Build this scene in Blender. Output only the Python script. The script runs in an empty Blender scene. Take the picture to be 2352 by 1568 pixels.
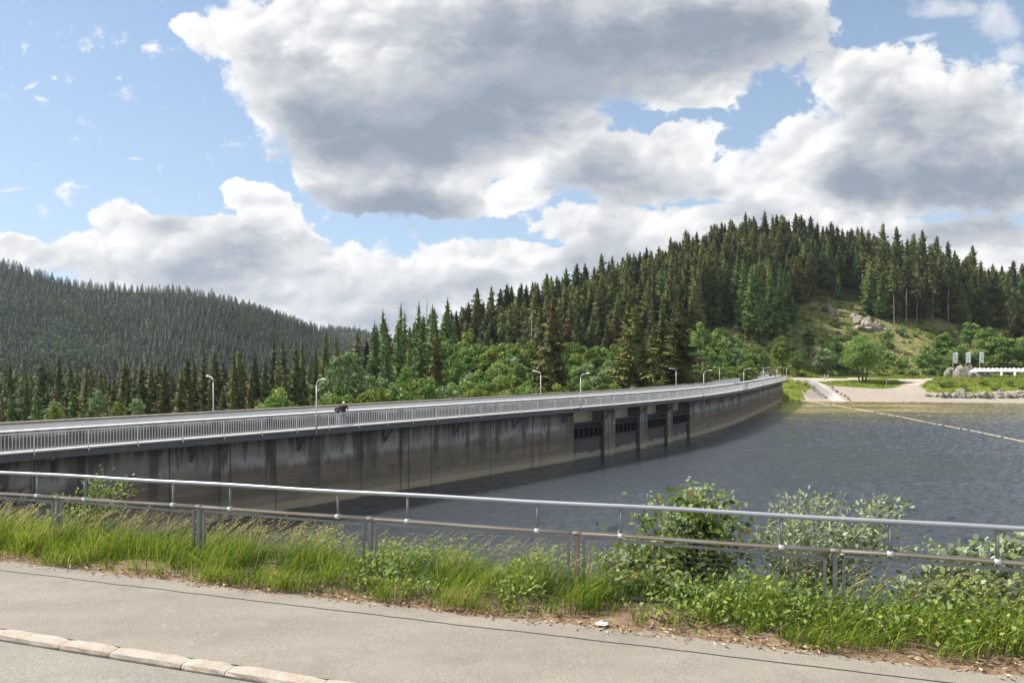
import bpy, math, random
import numpy as np
from mathutils import Vector

R = math.radians
random.seed(11)
rng = np.random.default_rng(11)
scene = bpy.context.scene
COL = scene.collection

# ------------------------------------------------------------------ camera frame
F, CX, YH, HC = 1568.0, 1176.0, 829.0, 3.4      # focal length / centre / horizon row in a 2352 px wide frame, eye height (m)
WATER = HC - 11.0
DECK = HC - 5.0

cd = bpy.data.cameras.new('camera'); cam = bpy.data.objects.new('camera', cd); COL.objects.link(cam)
cam.location = (0, 0, HC); cam.rotation_euler = (R(90), 0, 0)
cd.sensor_width = 36; cd.lens = 24; cd.shift_y = 45 / 2352; cd.clip_start = 0.1; cd.clip_end = 30000
scene.camera = cam


def at(x, y, Y):
    """point that stands Y metres ahead, seen in the direction of (x, y)"""
    return Vector(((x - CX) / F * Y, Y, HC - (y - YH) / F * Y))


def px(p):
    return CX + F * p[0] / p[1], YH + F * (HC - p[2]) / p[1]


# ------------------------------------------------------------------ tagging
def tag(o, label=None, cat=None, group=None, kind=None):
    if label: o['label'] = label
    if cat: o['category'] = cat
    if group: o['group'] = group
    if kind: o['kind'] = kind
    return o


def thing(name, label, cat, loc=(0, 0, 0), rz=0, group=None):
    o = bpy.data.objects.new(name, None); COL.objects.link(o)
    o.empty_display_size = 0.2
    o.location = loc; o.rotation_euler = (0, 0, rz)
    return tag(o, label, cat, group)


def link(name, me, parent=None, m=None, loc=(0, 0, 0)):
    o = bpy.data.objects.new(name, me); COL.objects.link(o)
    if m is not None and not me.materials:
        me.materials.append(m)
    if parent is not None: o.parent = parent
    o.location = loc
    return o


def copy_tree(o, parent=None):
    c = o.copy(); COL.objects.link(c)
    if parent is not None: c.parent = parent
    for ch in o.children: copy_tree(ch, c)
    return c


# ------------------------------------------------------------------ mesh builder
def _frame(d):
    d = Vector(d).normalized()
    a = Vector((0, 0, 1)) if abs(d.z) < .92 else Vector((1, 0, 0))
    s = d.cross(a).normalized()
    return d, s, s.cross(d).normalized()


class MB:
    def __init__(self):
        self.v = []; self.f = []; self.uv = None

    def add(self, vs, fs):
        n = len(self.v); self.v += [tuple(p) for p in vs]; self.f += [tuple(i + n for i in f) for f in fs]
        return self

    def box(self, c, size, ax=None):
        """box at centre c; ax = (x axis, y axis, z axis)"""
        ax = ax or ((1, 0, 0), (0, 1, 0), (0, 0, 1))
        A = [Vector(a) for a in ax]; c = Vector(c); h = [s / 2 for s in size]
        vs = [c + A[0] * (sx * h[0]) + A[1] * (sy * h[1]) + A[2] * (sz * h[2])
              for sz in (-1, 1) for sy in (-1, 1) for sx in (-1, 1)]
        return self.add(vs, [(0, 2, 3, 1), (4, 5, 7, 6), (0, 1, 5, 4), (2, 6, 7, 3), (1, 3, 7, 5), (0, 4, 6, 2)])

    def bar(self, a, b, w, h):
        """rectangular bar from a to b, h measured upwards"""
        a, b = Vector(a), Vector(b); d, s, u = _frame(b - a)
        return self.box((a + b) / 2, ((b - a).length, w, h), (d, s, u))

    def tube(self, pts, r, n=8, cap=True):
        pts = [Vector(p) for p in pts]; m = len(pts)
        rr = r if isinstance(r, (list, tuple)) else [r] * m
        vs = []
        for i, p in enumerate(pts):
            d = (pts[min(i + 1, m - 1)] - pts[max(i - 1, 0)])
            _, s, u = _frame(d)
            for k in range(n):
                t = 2 * math.pi * k / n
                vs.append(p + (s * math.cos(t) + u * math.sin(t)) * rr[i])
        fs = [(i * n + k, i * n + (k + 1) % n, (i + 1) * n + (k + 1) % n, (i + 1) * n + k) for i in range(m - 1) for k in range(n)]
        if cap: fs += [tuple(range(n - 1, -1, -1)), tuple(range((m - 1) * n, m * n))]
        return self.add(vs, fs)

    def lathe(self, prof, c=(0, 0, 0), n=12):
        c = Vector(c); m = len(prof); vs = []
        for r, z in prof:
            for k in range(n):
                t = 2 * math.pi * k / n
                vs.append(c + Vector((r * math.cos(t), r * math.sin(t), z)))
        fs = [(i * n + k, i * n + (k + 1) % n, (i + 1) * n + (k + 1) % n, (i + 1) * n + k) for i in range(m - 1) for k in range(n)]
        fs += [tuple(range(n - 1, -1, -1)), tuple(range((m - 1) * n, m * n))]
        return self.add(vs, fs)

    def sweep(self, frames, prof, closed=True, cap=True):
        """frames: (origin, side, up) along a path; prof: (side, up) outline"""
        n = len(prof); vs = []
        for o, s, u in frames:
            for a, b in prof: vs.append(Vector(o) + Vector(s) * a + Vector(u) * b)
        m = len(frames); e = n if closed else n - 1
        fs = [(i * n + k, i * n + (k + 1) % n, (i + 1) * n + (k + 1) % n, (i + 1) * n + k) for i in range(m - 1) for k in range(e)]
        if cap and closed: fs += [tuple(range(n - 1, -1, -1)), tuple(range((m - 1) * n, m * n))]
        return self.add(vs, fs)

    def mesh(self, name, m=None, smooth=False):
        me = bpy.data.meshes.new(name); me.from_pydata(self.v, [], self.f)
        if m is not None: me.materials.append(m)
        if smooth: me.shade_smooth()
        if self.uv is not None:
            lay = me.uv_layers.new(name='UVMap')
            li = np.empty(len(me.loops), dtype=np.int32); me.loops.foreach_get('vertex_index', li)
            lay.data.foreach_set('uv', np.asarray(self.uv, dtype=np.float32)[li].ravel())
        me.update()
        return me

    def build(self, name, m, parent=None, smooth=False, bevel=0):
        o = link(name, self.mesh(name, m, smooth), parent)
        if bevel:
            b = o.modifiers.new('edge', 'BEVEL'); b.width = bevel; b.segments = 2; b.limit_method = 'ANGLE'
        return o


def np_mesh(name, V, Fq, m=None, tint=None, smooth=False):
    """fast mesh: V (n,3), Fq (k,3 or 4); tint = one value per vertex"""
    me = bpy.data.meshes.new(name); V = np.asarray(V, dtype=np.float32); Fq = np.asarray(Fq, dtype=np.int32)
    k, w = Fq.shape
    me.vertices.add(len(V)); me.vertices.foreach_set('co', V.ravel())
    me.loops.add(k * w); me.loops.foreach_set('vertex_index', Fq.ravel())
    me.polygons.add(k)
    me.polygons.foreach_set('loop_start', np.arange(0, k * w, w, dtype=np.int32))
    me.polygons.foreach_set('loop_total', np.full(k, w, dtype=np.int32))
    if tint is not None:
        a = me.attributes.new('tint', 'FLOAT', 'POINT'); a.data.foreach_set('value', np.asarray(tint, dtype=np.float32))
    if m is not None: me.materials.append(m)
    me.update(); me.validate()
    if smooth: me.shade_smooth()
    return me


# ------------------------------------------------------------------ material helper
class NT:
    def __init__(self, tree): self.t = tree; self.n = tree.nodes; self.l = tree.links

    def new(self, typ, **kw):
        nd = self.n.new(typ)
        for k, v in kw.items():
            if k.startswith('i_'):
                key = k[2:]; key = int(key) if key.isdigit() else key
                self.set(nd.inputs[key], v)
            else: setattr(nd, k, v)
        return nd

    def set(self, sock, v):
        if isinstance(v, bpy.types.NodeSocket): self.l.new(v, sock)
        elif isinstance(v, bpy.types.Node): self.l.new(v.outputs[0], sock)
        else:
            if isinstance(v, (tuple, list)) and len(v) == 3 and sock.type == 'RGBA': v = (*v, 1)
            sock.default_value = v

    def math(self, op, a, b=None, c=None, clamp=False):
        nd = self.n.new('ShaderNodeMath'); nd.operation = op; nd.use_clamp = clamp
        for i, v in enumerate((a, b, c)):
            if v is not None: self.set(nd.inputs[i], v)
        return nd.outputs[0]

    def vmath(self, op, a, b=None):
        nd = self.n.new('ShaderNodeVectorMath'); nd.operation = op
        self.set(nd.inputs[0], a)
        if b is not None: self.set(nd.inputs[1], b)
        return nd.outputs[0]

    def mix(self, f, a, b, typ='MIX'):
        nd = self.n.new('ShaderNodeMix'); nd.data_type = 'RGBA'; nd.blend_type = typ
        self.set(nd.inputs[0], f); self.set(nd.inputs[6], a); self.set(nd.inputs[7], b)
        return nd.outputs[2]

    def ramp(self, f, stops, interp='LINEAR'):
        nd = self.n.new('ShaderNodeValToRGB'); cr = nd.color_ramp; cr.interpolation = interp
        while len(cr.elements) < len(stops): cr.elements.new(.5)
        for e, (p, c) in zip(cr.elements, stops):
            e.position = p; e.color = (c, c, c, 1) if isinstance(c, (int, float)) else (*c, 1)
        self.set(nd.inputs[0], f)
        return nd.outputs[0]

    def smooth(self, v, a, b, lo=0.0, hi=1.0):
        nd = self.n.new('ShaderNodeMapRange'); nd.interpolation_type = 'SMOOTHSTEP'
        self.set(nd.inputs[0], v)
        for i, x in enumerate((a, b, lo, hi)): self.set(nd.inputs[1 + i], x)
        return nd.outputs[0]

    def noise(self, vec, scale, detail=4, rough=.55, out=0, dist=0.0):
        nd = self.n.new('ShaderNodeTexNoise')
        if vec is not None: self.set(nd.inputs['Vector'], vec)
        nd.inputs['Scale'].default_value = scale; nd.inputs['Detail'].default_value = detail
        nd.inputs['Roughness'].default_value = rough; nd.inputs['Distortion'].default_value = dist
        return nd.outputs[out]

    def map(self, vec, scale=(1, 1, 1), loc=(0, 0, 0), rot=(0, 0, 0)):
        nd = self.n.new('ShaderNodeMapping'); self.set(nd.inputs[0], vec)
        nd.inputs[1].default_value = loc; nd.inputs[2].default_value = rot; nd.inputs[3].default_value = scale
        return nd.outputs[0]

    def bump(self, h, strength=.3, dist=.05):
        nd = self.n.new('ShaderNodeBump'); nd.inputs['Strength'].default_value = strength; nd.inputs['Distance'].default_value = dist
        self.set(nd.inputs['Height'], h)
        return nd.outputs[0]


def material(name):
    m = bpy.data.materials.new(name); m.use_nodes = True
    t = NT(m.node_tree); b = m.node_tree.nodes['Principled BSDF']
    return m, t, b


def obj_coord(t): return t.new('ShaderNodeTexCoord').outputs['Object']
def geo_pos(t): return t.new('ShaderNodeNewGeometry').outputs['Position']


def simple(name, c, rough=.6, var=.25, scale=3.0, metal=0.0, bump=0.0, c2=None, spec=.3):
    """plain surface with a mottled colour (world position noise)"""
    m, t, b = material(name)
    p = geo_pos(t); n = t.noise(p, scale, 5, .6)
    k = t.ramp(n, [(.3, 0.), (.7, 1.)])
    d = c2 or tuple(x * (1 - var) for x in c)
    t.set(b.inputs['Base Color'], t.mix(k, d, c))
    b.inputs['Roughness'].default_value = rough; b.inputs['Metallic'].default_value = metal
    b.inputs['Specular IOR Level'].default_value = spec
    if bump: t.set(b.inputs['Normal'], t.bump(t.noise(p, scale * 8, 4), .5, bump))
    return m
# ------------------------------------------------------------------ the curve of the dam (outer edge of its walkway)
_ds = 0.1
DS = np.arange(-30, 232, _ds)
_th = np.interp(DS, [0, 40, 80, 110, 140, 180, 300], np.radians([43.1, 43.3, 43.5, 33.2, 27.6, 27.1, 27.0]))
_th = np.convolve(np.pad(_th, 80, mode='edge'), np.ones(161) / 161, 'valid')
_i0 = int(np.argmin(abs(DS)))
_cx = np.cumsum(np.sin(_th)) * _ds; _cy = np.cumsum(np.cos(_th)) * _ds
DX = -44.117 + _cx - _cx[_i0]; DY = 19.352 + _cy - _cy[_i0]
S_END = 209.0


def dam_frame(s):
    """origin, direction, outward (reservoir) normal at length s"""
    t = float(np.interp(s, DS, _th))
    return (Vector((float(np.interp(s, DS, DX)), float(np.interp(s, DS, DY)), 0)),
            Vector((math.sin(t), math.cos(t), 0)), Vector((math.cos(t), -math.sin(t), 0)))


def dam_pt(s, n, z):
    o, d, nn = dam_frame(s)
    return o + nn * n + Vector((0, 0, z))


def s_at(xp, n=0.0):
    t = _th; X = DX + np.cos(t) * n; Y = DY - np.sin(t) * n
    ok = (Y > 8) & (DS < S_END + 8)
    return float(np.interp(xp, (CX + F * X / np.maximum(Y, 1))[ok], DS[ok]))


_cs = slice(0, None, 20)


def dam_sn(X, Y):
    """nearest s and signed offset (positive on the reservoir side)"""
    sh = X.shape; X = X.ravel(); Y = Y.ravel(); S = np.empty(len(X)); N = np.empty(len(X))
    cx, cy, ct, s0 = DX[_cs], DY[_cs], _th[_cs], DS[_cs]
    for a in range(0, len(X), 20000):
        b = slice(a, a + 20000)
        d = (X[b, None] - cx) ** 2 + (Y[b, None] - cy) ** 2
        i = d.argmin(1)
        ex, ey = X[b] - cx[i], Y[b] - cy[i]
        S[b] = s0[i] + ex * np.sin(ct[i]) + ey * np.cos(ct[i]); N[b] = ex * np.cos(ct[i]) - ey * np.sin(ct[i])
    return S.reshape(sh), N.reshape(sh)


# ------------------------------------------------------------------ the road past the camera: u runs left along it, v away from the camera
UX, UY = -.9502, .3119
VX, VY = .3119, .9502
GRADE = .0111
V_EDGE, V_SEAM, V_KERB, V_KERB0, V_FENCE = 8.65, 8.24, 6.42, 6.22, 9.62


def uv_w(u, v, z=0.0): return Vector((u * UX + v * VX, u * UY + v * VY, z - GRADE * u))


def u_at(xp, v):
    a = (xp - CX) / F
    return v * (VX - a * VY) / (a * UY - UX)


def sstep(x, a, b):
    t = np.clip((x - a) / (b - a), 0, 1); return t * t * (3 - 2 * t)


def vnoise(X, Y, sc, seed=0):
    """smooth value noise"""
    r = np.random.default_rng(seed); G = r.random((64, 64))
    x = X / sc + 1000.37; y = Y / sc + 1000.71
    xi = np.floor(x).astype(int); yi = np.floor(y).astype(int); fx = x - xi; fy = y - yi
    fx = fx * fx * (3 - 2 * fx); fy = fy * fy * (3 - 2 * fy)
    g = lambda i, j: G[i % 64, j % 64]
    return (g(xi, yi) * (1 - fx) + g(xi + 1, yi) * fx) * (1 - fy) + (g(xi, yi + 1) * (1 - fx) + g(xi + 1, yi + 1) * fx) * fy - .5


def fbm(X, Y, sc, seed=0, o=4):
    return sum(vnoise(X, Y, sc / 2 ** k, seed + k) * .5 ** k for k in range(o))


# tree-top line of the wooded hill on the right: column, row, ridge distance, tree height, foot distance, foot height
_RH = np.array([
    (600, 850, 240, 26, 190, -33), (760, 815, 240, 28, 190, -33), (850, 742, 235, 29, 175, -32), (1000, 704, 255, 29, 180, -30),
    (1100, 690, 280, 29, 180, -29), (1200, 654, 300, 28, 180, -26), (1300, 622, 320, 27, 180, -22), (1400, 594, 345, 26, 185, -18),
    (1500, 562, 365, 26, 195, -13), (1620, 522, 390, 25, 210, -6), (1700, 505, 405, 25, 225, -3), (1800, 500, 420, 25, 250, -2.6),
    (1900, 510, 425, 25, 262, -2.6), (2000, 533, 425, 26, 262, -2.6), (2100, 555, 415, 26, 262, -2.6), (2200, 580, 405, 27, 262, -2.6),
    (2352, 622, 395, 27, 260, -2.6), (2600, 690, 380, 26, 258, -2.6), (3200, 760, 380, 24, 255, -2.6), (4400, 780, 380, 24, 255, -2.6)], float)
_LH = np.array([(-1600, 600), (-300, 560), (0, 590), (60, 606), (130, 628), (200, 640), (300, 648), (420, 648), (500, 668), (580, 692), (650, 716),
                (730, 742), (800, 752), (850, 764), (950, 790), (1200, 815), (4400, 815)], float)


def _rid(xp):
    c = _RH[:, 0]
    rt = np.interp(xp, c, _RH[:, 1]); yr = np.interp(xp, c, _RH[:, 2]); h = np.interp(xp, c, _RH[:, 3])
    return yr, HC + (YH - rt) / F * yr - h, np.interp(xp, c, _RH[:, 4]), np.interp(xp, c, _RH[:, 5])


def shore_y(X): return 188 - .22 * (X - 76)


def ground(X, Y):
    X = np.asarray(X, float); Y = np.asarray(Y, float)
    xp = CX + F * X / np.maximum(Y, 4)
    yr, zr, yb, zb = _rid(xp)
    t = np.clip((Y - yb) / (yr - yb), 0, 1)
    hill = zb + (zr - zb) * (t * .75 + .25 * t * t * (3 - 2 * t)) - np.maximum(0, Y - yr) * .3
    hill = np.where(Y < yb, zb, hill)
    hill = hill + fbm(X, Y, 45, 3) * 7 * sstep(t, 0, .25)
    # far hills on the left
    far = 1000 + 750 * sstep(xp, 660, 840)
    zl = HC + (YH - np.interp(xp, _LH[:, 0], _LH[:, 1])) / F * far - 12
    tl = np.clip((Y - 480) / (far - 480), 0, 1)
    left = -33 + (zl + 33) * (tl * .8 + .2 * tl ** 2) - np.maximum(0, Y - far) * .12 + fbm(X, Y, 220, 9) * 34 * sstep(tl, .02, .3) * (1 - .85 * sstep(tl, .8, 1))
    down = np.maximum(np.maximum(hill, left), -34)
    # reservoir side: bed, beach, terrace
    ts = Y - shore_y(X)
    land = np.interp(ts, [-60, -30, -6, 0, 4, 8, 15, 24, 40, 70, 95], [-16, -13, -8.7, WATER, -7.25, -6.9, -5.7, -4.4, -3.1, -2.7, -2.4])
    # right bank keeps a flat terrace above the boulders
    w = sstep(xp, 2040, 2130)
    land = land + w * (np.interp(ts, [4, 9, 13, 22, 36, 60], [-.25, -.1, .75, 1.15, .5, 0.]))
    land = np.where(ts > 60, np.maximum(land, hill), land)
    S, N = dam_sn(X, Y)
    cone = DECK - .15 - .62 * np.maximum(0, np.hypot(X - 82, Y - 205) - 6.0)
    land = np.maximum(land, cone)
    beyond = sstep(S, S_END - 16, S_END + 6) * sstep(N, -70, -14)
    side = sstep(N, -8, -3)
    z = down * (1 - side) + land * side
    z = np.where(S > S_END - 16, z * (1 - beyond) + np.maximum(land, np.where(Y > yb, hill, -99)) * beyond, z)
    # downstream shoulder next to the far end of the dam: meadow level with the crest
    sh = DECK - .3 - .12 * np.maximum(0, -N - 8) - .45 * np.maximum(0, S_END - 26 - S)
    z = np.where((N < -4) & (Y < yb + 8), np.maximum(z, sh), z)
    # bank below the road
    u = X * UX + Y * UY; v = X * VX + Y * VY
    rd = -GRADE * u - .03
    bank = rd - np.maximum(0, v - (V_FENCE + .35)) * .82
    bank = np.where(v < V_FENCE + .35, rd - .02, bank)
    bank = bank - sstep(-v, -V_EDGE + .15, -V_EDGE + .6) * .6
    # masonry shoulder where the dam meets the near bank
    z = np.maximum(z, bank)
    return z


def gz(x, y): return float(ground(np.array([x]), np.array([y]))[0])


def on_ground(x, y, y0=60.0, y1=1500.0):
    """where the sight line of (x, y) meets the land"""
    Y = np.concatenate([np.arange(y0, 420, .4), np.arange(420, y1, 3.)])
    a = (x - CX) / F; b = (y - YH) / F
    d = (HC - b * Y) - ground(a * Y, Y)
    i = np.argmax(d < 0)
    if d[i] >= 0: return None
    k = d[i - 1] / (d[i - 1] - d[i]) if i else 0
    yy = Y[i - 1] + (Y[i] - Y[i - 1]) * k if i else Y[0]
    return Vector((a * yy, yy, HC - b * yy))


# ------------------------------------------------------------------ terrain sheet with painted ground cover (sand, grass, gravel, soil)
def inside(poly, x, y):
    r = np.zeros(x.shape, bool); n = len(poly)
    for i in range(n):
        (x0, y0), (x1, y1) = poly[i], poly[(i + 1) % n]
        c = (y0 > y) != (y1 > y)
        with np.errstate(divide='ignore', invalid='ignore'):
            r ^= c & (x < (x1 - x0) * (y - y0) / (y1 - y0) + x0)
    return r


_cols = np.concatenate([np.arange(-1500, -100, 60), np.arange(-100, 1500, 16), np.arange(1500, 2420, 5), np.arange(2420, 4300, 60)])
_rows = np.concatenate([np.geomspace(5, 30, 40), np.geomspace(30.5, 168, 70), np.arange(169, 300, .8), np.geomspace(301, 480, 60), np.geomspace(490, 2700, 60)])
_A, _Y = np.meshgrid((_cols - CX) / F, _rows)
_X = _A * _Y
_Z = ground(_X, _Y)
GX, GY = (_A * F + CX), None
_py = YH + F * (HC - _Z) / _Y
_pxx = CX + F * _A
_ts = _Y - shore_y(_X)
beach = (_ts > -40) & (_ts < 24) & (_X > 70)
_wob = fbm(_X, _Y, 9, 21) * 9
# how the shore is laid out on the ground, seen from above (x east, y north) - metres
# (outlines of grass, gravel and sand on the far shore)
_sc = (_Y > 176) & (_Y < 266) & (_X > 60)
_wx, _wy = _pxx + _wob * 1.2, _py + _wob * .22
cone_p = [(1795, 860), (1811, 870), (1850, 875), (1869, 889), (1848, 899), (1840, 909), (1837, 925), (1780, 925)]
isle_p = [(1881, 877), (1919, 874), (1976, 873), (2014, 870), (2060, 872), (2073, 878), (2064, 888), (2026, 893), (1976, 890), (1924, 887), (1896, 883)]
mound_p = [(2131, 875), (2110, 887), (2126, 898), (2156, 902), (2190, 900), (2260, 900), (2360, 897), (2700, 900), (2700, 862), (2352, 862), (2214, 864), (2154, 869)]
verge_p = [(1830, 866), (1880, 868), (2000, 868), (2110, 870), (2150, 868), (2352, 864), (2700, 860), (2700, 830), (1780, 830), (1790, 862)]
isle = inside(isle_p, _wx, _wy) & _sc; mound = inside(mound_p, _wx, _wy) & _sc; coneg = inside(cone_p, _wx, _wy) & _sc; verg = inside(verge_p, _wx, _wy) & _sc & (_Y > 225)
grassm = (isle | mound | coneg | verg) * 1.0
Vn = len(_X.ravel())
cover = np.zeros((Vn, 4), np.float32)      # r sand, g grass, b gravel path
flat = _sc & (_py > 862) & (_ts > -45)
gravel = flat & (_py < 884) & (grassm < .5)
cover[:, 0] = (flat & (grassm < .5) & ~gravel).ravel()
cover[:, 1] = grassm.ravel()
cover[:, 2] = gravel.ravel()
clear = inside([(1600, 880), (1640, 770), (1720, 735), (1800, 760), (1850, 700), (1900, 655), (1990, 655), (2060, 700), (2200, 735), (2352, 755), (2352, 880)], _pxx + _wob * 3, _py + _wob)
cover[:, 3] = (clear * (_Y < 360) * 1.0).ravel()
nr, nc = _X.shape
idx = np.arange(nr * nc).reshape(nr, nc)
quads = np.stack([idx[:-1, :-1], idx[:-1, 1:], idx[1:, 1:], idx[1:, :-1]], -1).reshape(-1, 4)

m, t, b = material('land')
pos = geo_pos(t)
at_ = t.new('ShaderNodeAttribute', attribute_name='cover')
sep = t.new('ShaderNodeSeparateColor', i_0=at_.outputs['Color'])
n1 = t.noise(pos, .35, 6, .62); n2 = t.noise(pos, 2.5, 5, .65); n3 = t.noise(pos, .08, 4)
soil = t.mix(t.ramp(n1, [(.35, 0), (.65, 1)]), (.035, .05, .014), (.10, .085, .04))
clear_c = t.mix(t.ramp(n1, [(.38, 0), (.5, .5), (.62, 1)]), (.10, .145, .030), (.25, .19, .10))
clear_c = t.mix(t.ramp(n2, [(.56, 0), (.72, .8)]), clear_c, (.34, .27, .18))
grass_c = t.mix(t.ramp(n2, [(.3, 0), (.7, 1)]), (.09, .14, .018), (.19, .21, .035))
sand_c = t.mix(t.ramp(n2, [(.3, 0), (.7, 1)]), (.27, .23, .19), (.37, .32, .265))
sand_c = t.mix(t.ramp(t.noise(pos, .9, 6, .7), [(.5, 0), (.68, .55)]), sand_c, (.20, .165, .13))
grav_c = t.mix(t.ramp(n2, [(.3, 0), (.7, 1)]), (.34, .295, .24), (.44, .39, .32))


def edge(v): return t.smooth(t.math('ADD', v, t.math('MULTIPLY', t.math('SUBTRACT', n2, .5), .7)), .4, .6)


c = t.mix(edge(at_.outputs['Alpha']), soil, clear_c)
c = t.mix(edge(sep.outputs[2]), c, grav_c)
c = t.mix(edge(sep.outputs[0]), c, sand_c)
c = t.mix(edge(sep.outputs[1]), c, grass_c)
t.set(b.inputs['Base Color'], c); b.inputs['Roughness'].default_value = .95; b.inputs['Specular IOR Level'].default_value = .1
t.set(b.inputs['Normal'], t.bump(t.noise(pos, 1.5, 6, .7), .6, .25))
me = np_mesh('ground', np.stack([_X, _Y, _Z], -1).reshape(-1, 3), quads, m, smooth=True)
ca = me.color_attributes.new('cover', 'FLOAT_COLOR', 'POINT'); ca.data.foreach_set('color', cover.ravel())
tag(link('ground', me), kind='structure')

# ------------------------------------------------------------------ water of the reservoir
vs = [tuple(dam_pt(s, -2.6, WATER - .16)) for s in np.arange(-12, S_END, 3.0)]
vs = vs + [(140, 330, WATER - .16), (900, 330, WATER - .16), (900, -120, WATER - .16), (0, -20, WATER - .16)]
flat_n = len(vs)
# wind ripples are real relief over the visible part
_wc = np.arange(420, 2560, 2.2); _wr = np.concatenate([np.arange(15, 60, .16), np.arange(60, 120, .22), np.arange(120, 212, .30)])
WA, WY = np.meshgrid((_wc - CX) / F, _wr); WX = WA * WY
_wz = np.zeros(WX.shape); g_ = np.random.default_rng(3)
for k_ in range(34):
    lam = .46 * 1.052 ** k_ * g_.uniform(.9, 1.1); th_ = R(-72) + g_.normal(0, .42)
    _wz += .0105 * lam ** .9 * np.sin((WX * math.cos(th_) + WY * math.sin(th_)) * 2 * math.pi / lam + g_.uniform(0, 6.28) + 1.4 * vnoise(WX, WY, 5.0 * lam, k_) * 6)
_gust = .55 + 1.0 * sstep(fbm(WX * .6, WY * 1.6, 26, 12), -.35, .35)
_wz *= _gust * .62
S__, N__ = dam_sn(WX, WY)
_wz *= .35 + .65 * sstep(N__, 0, 22)
_wm = (N__ > -3.2)
wv = np.stack([WX, WY, WATER + _wz], -1).reshape(-1, 3)
wi = np.arange(WX.size).reshape(WX.shape); wq = np.stack([wi[:-1, :-1], wi[:-1, 1:], wi[1:, 1:], wi[1:, :-1]], -1)
wq = wq[_wm[:-1, :-1]].reshape(-1, 4)
m, t, b = material('lake_water')
pos = geo_pos(t)
w2 = t.noise(t.map(pos, scale=(1.2, 2.2, 1), rot=(0, 0, R(14))), 3.4, 4, .65)
t.set(b.inputs['Normal'], t.bump(w2, 1.0, .06))
# shallow sandy bed shows through along the far shore
sx = t.new('ShaderNodeSeparateXYZ', i_0=pos)
dist = t.math('SUBTRACT', t.math('SUBTRACT', 188.0 + .22 * 76, t.math('MULTIPLY', sx.outputs[0], .22)), sx.outputs[1])
bars = t.noise(t.map(pos, scale=(.028, .17, 1)), 1, 4, .55)
shal = t.smooth(t.math('ADD', dist, t.math('MULTIPLY', t.math('SUBTRACT', bars, .5), 60)), 85, 12)
sandy = t.math('MULTIPLY', t.ramp(bars, [(.5, 0), (.62, 1)]), t.math('MULTIPLY', shal, t.smooth(sx.outputs[0], 118, 84)))
col = t.mix(shal, (.042, .049, .056), (.125, .105, .032))
col = t.mix(sandy, col, (.42, .33, .13))
t.set(b.inputs['Base Color'], col)
b.inputs['Roughness'].default_value = .05; b.inputs['IOR'].default_value = 1.33; b.inputs['Specular IOR Level'].default_value = .5
me = np_mesh('water', wv, wq, m, smooth=True)
import bmesh
bm = bmesh.new(); bm.from_mesh(me); bm.faces.new([bm.verts.new(p_) for p_ in reversed(vs)]); bm.to_mesh(me); bm.free()
tag(link('water', me), kind='structure')
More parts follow.
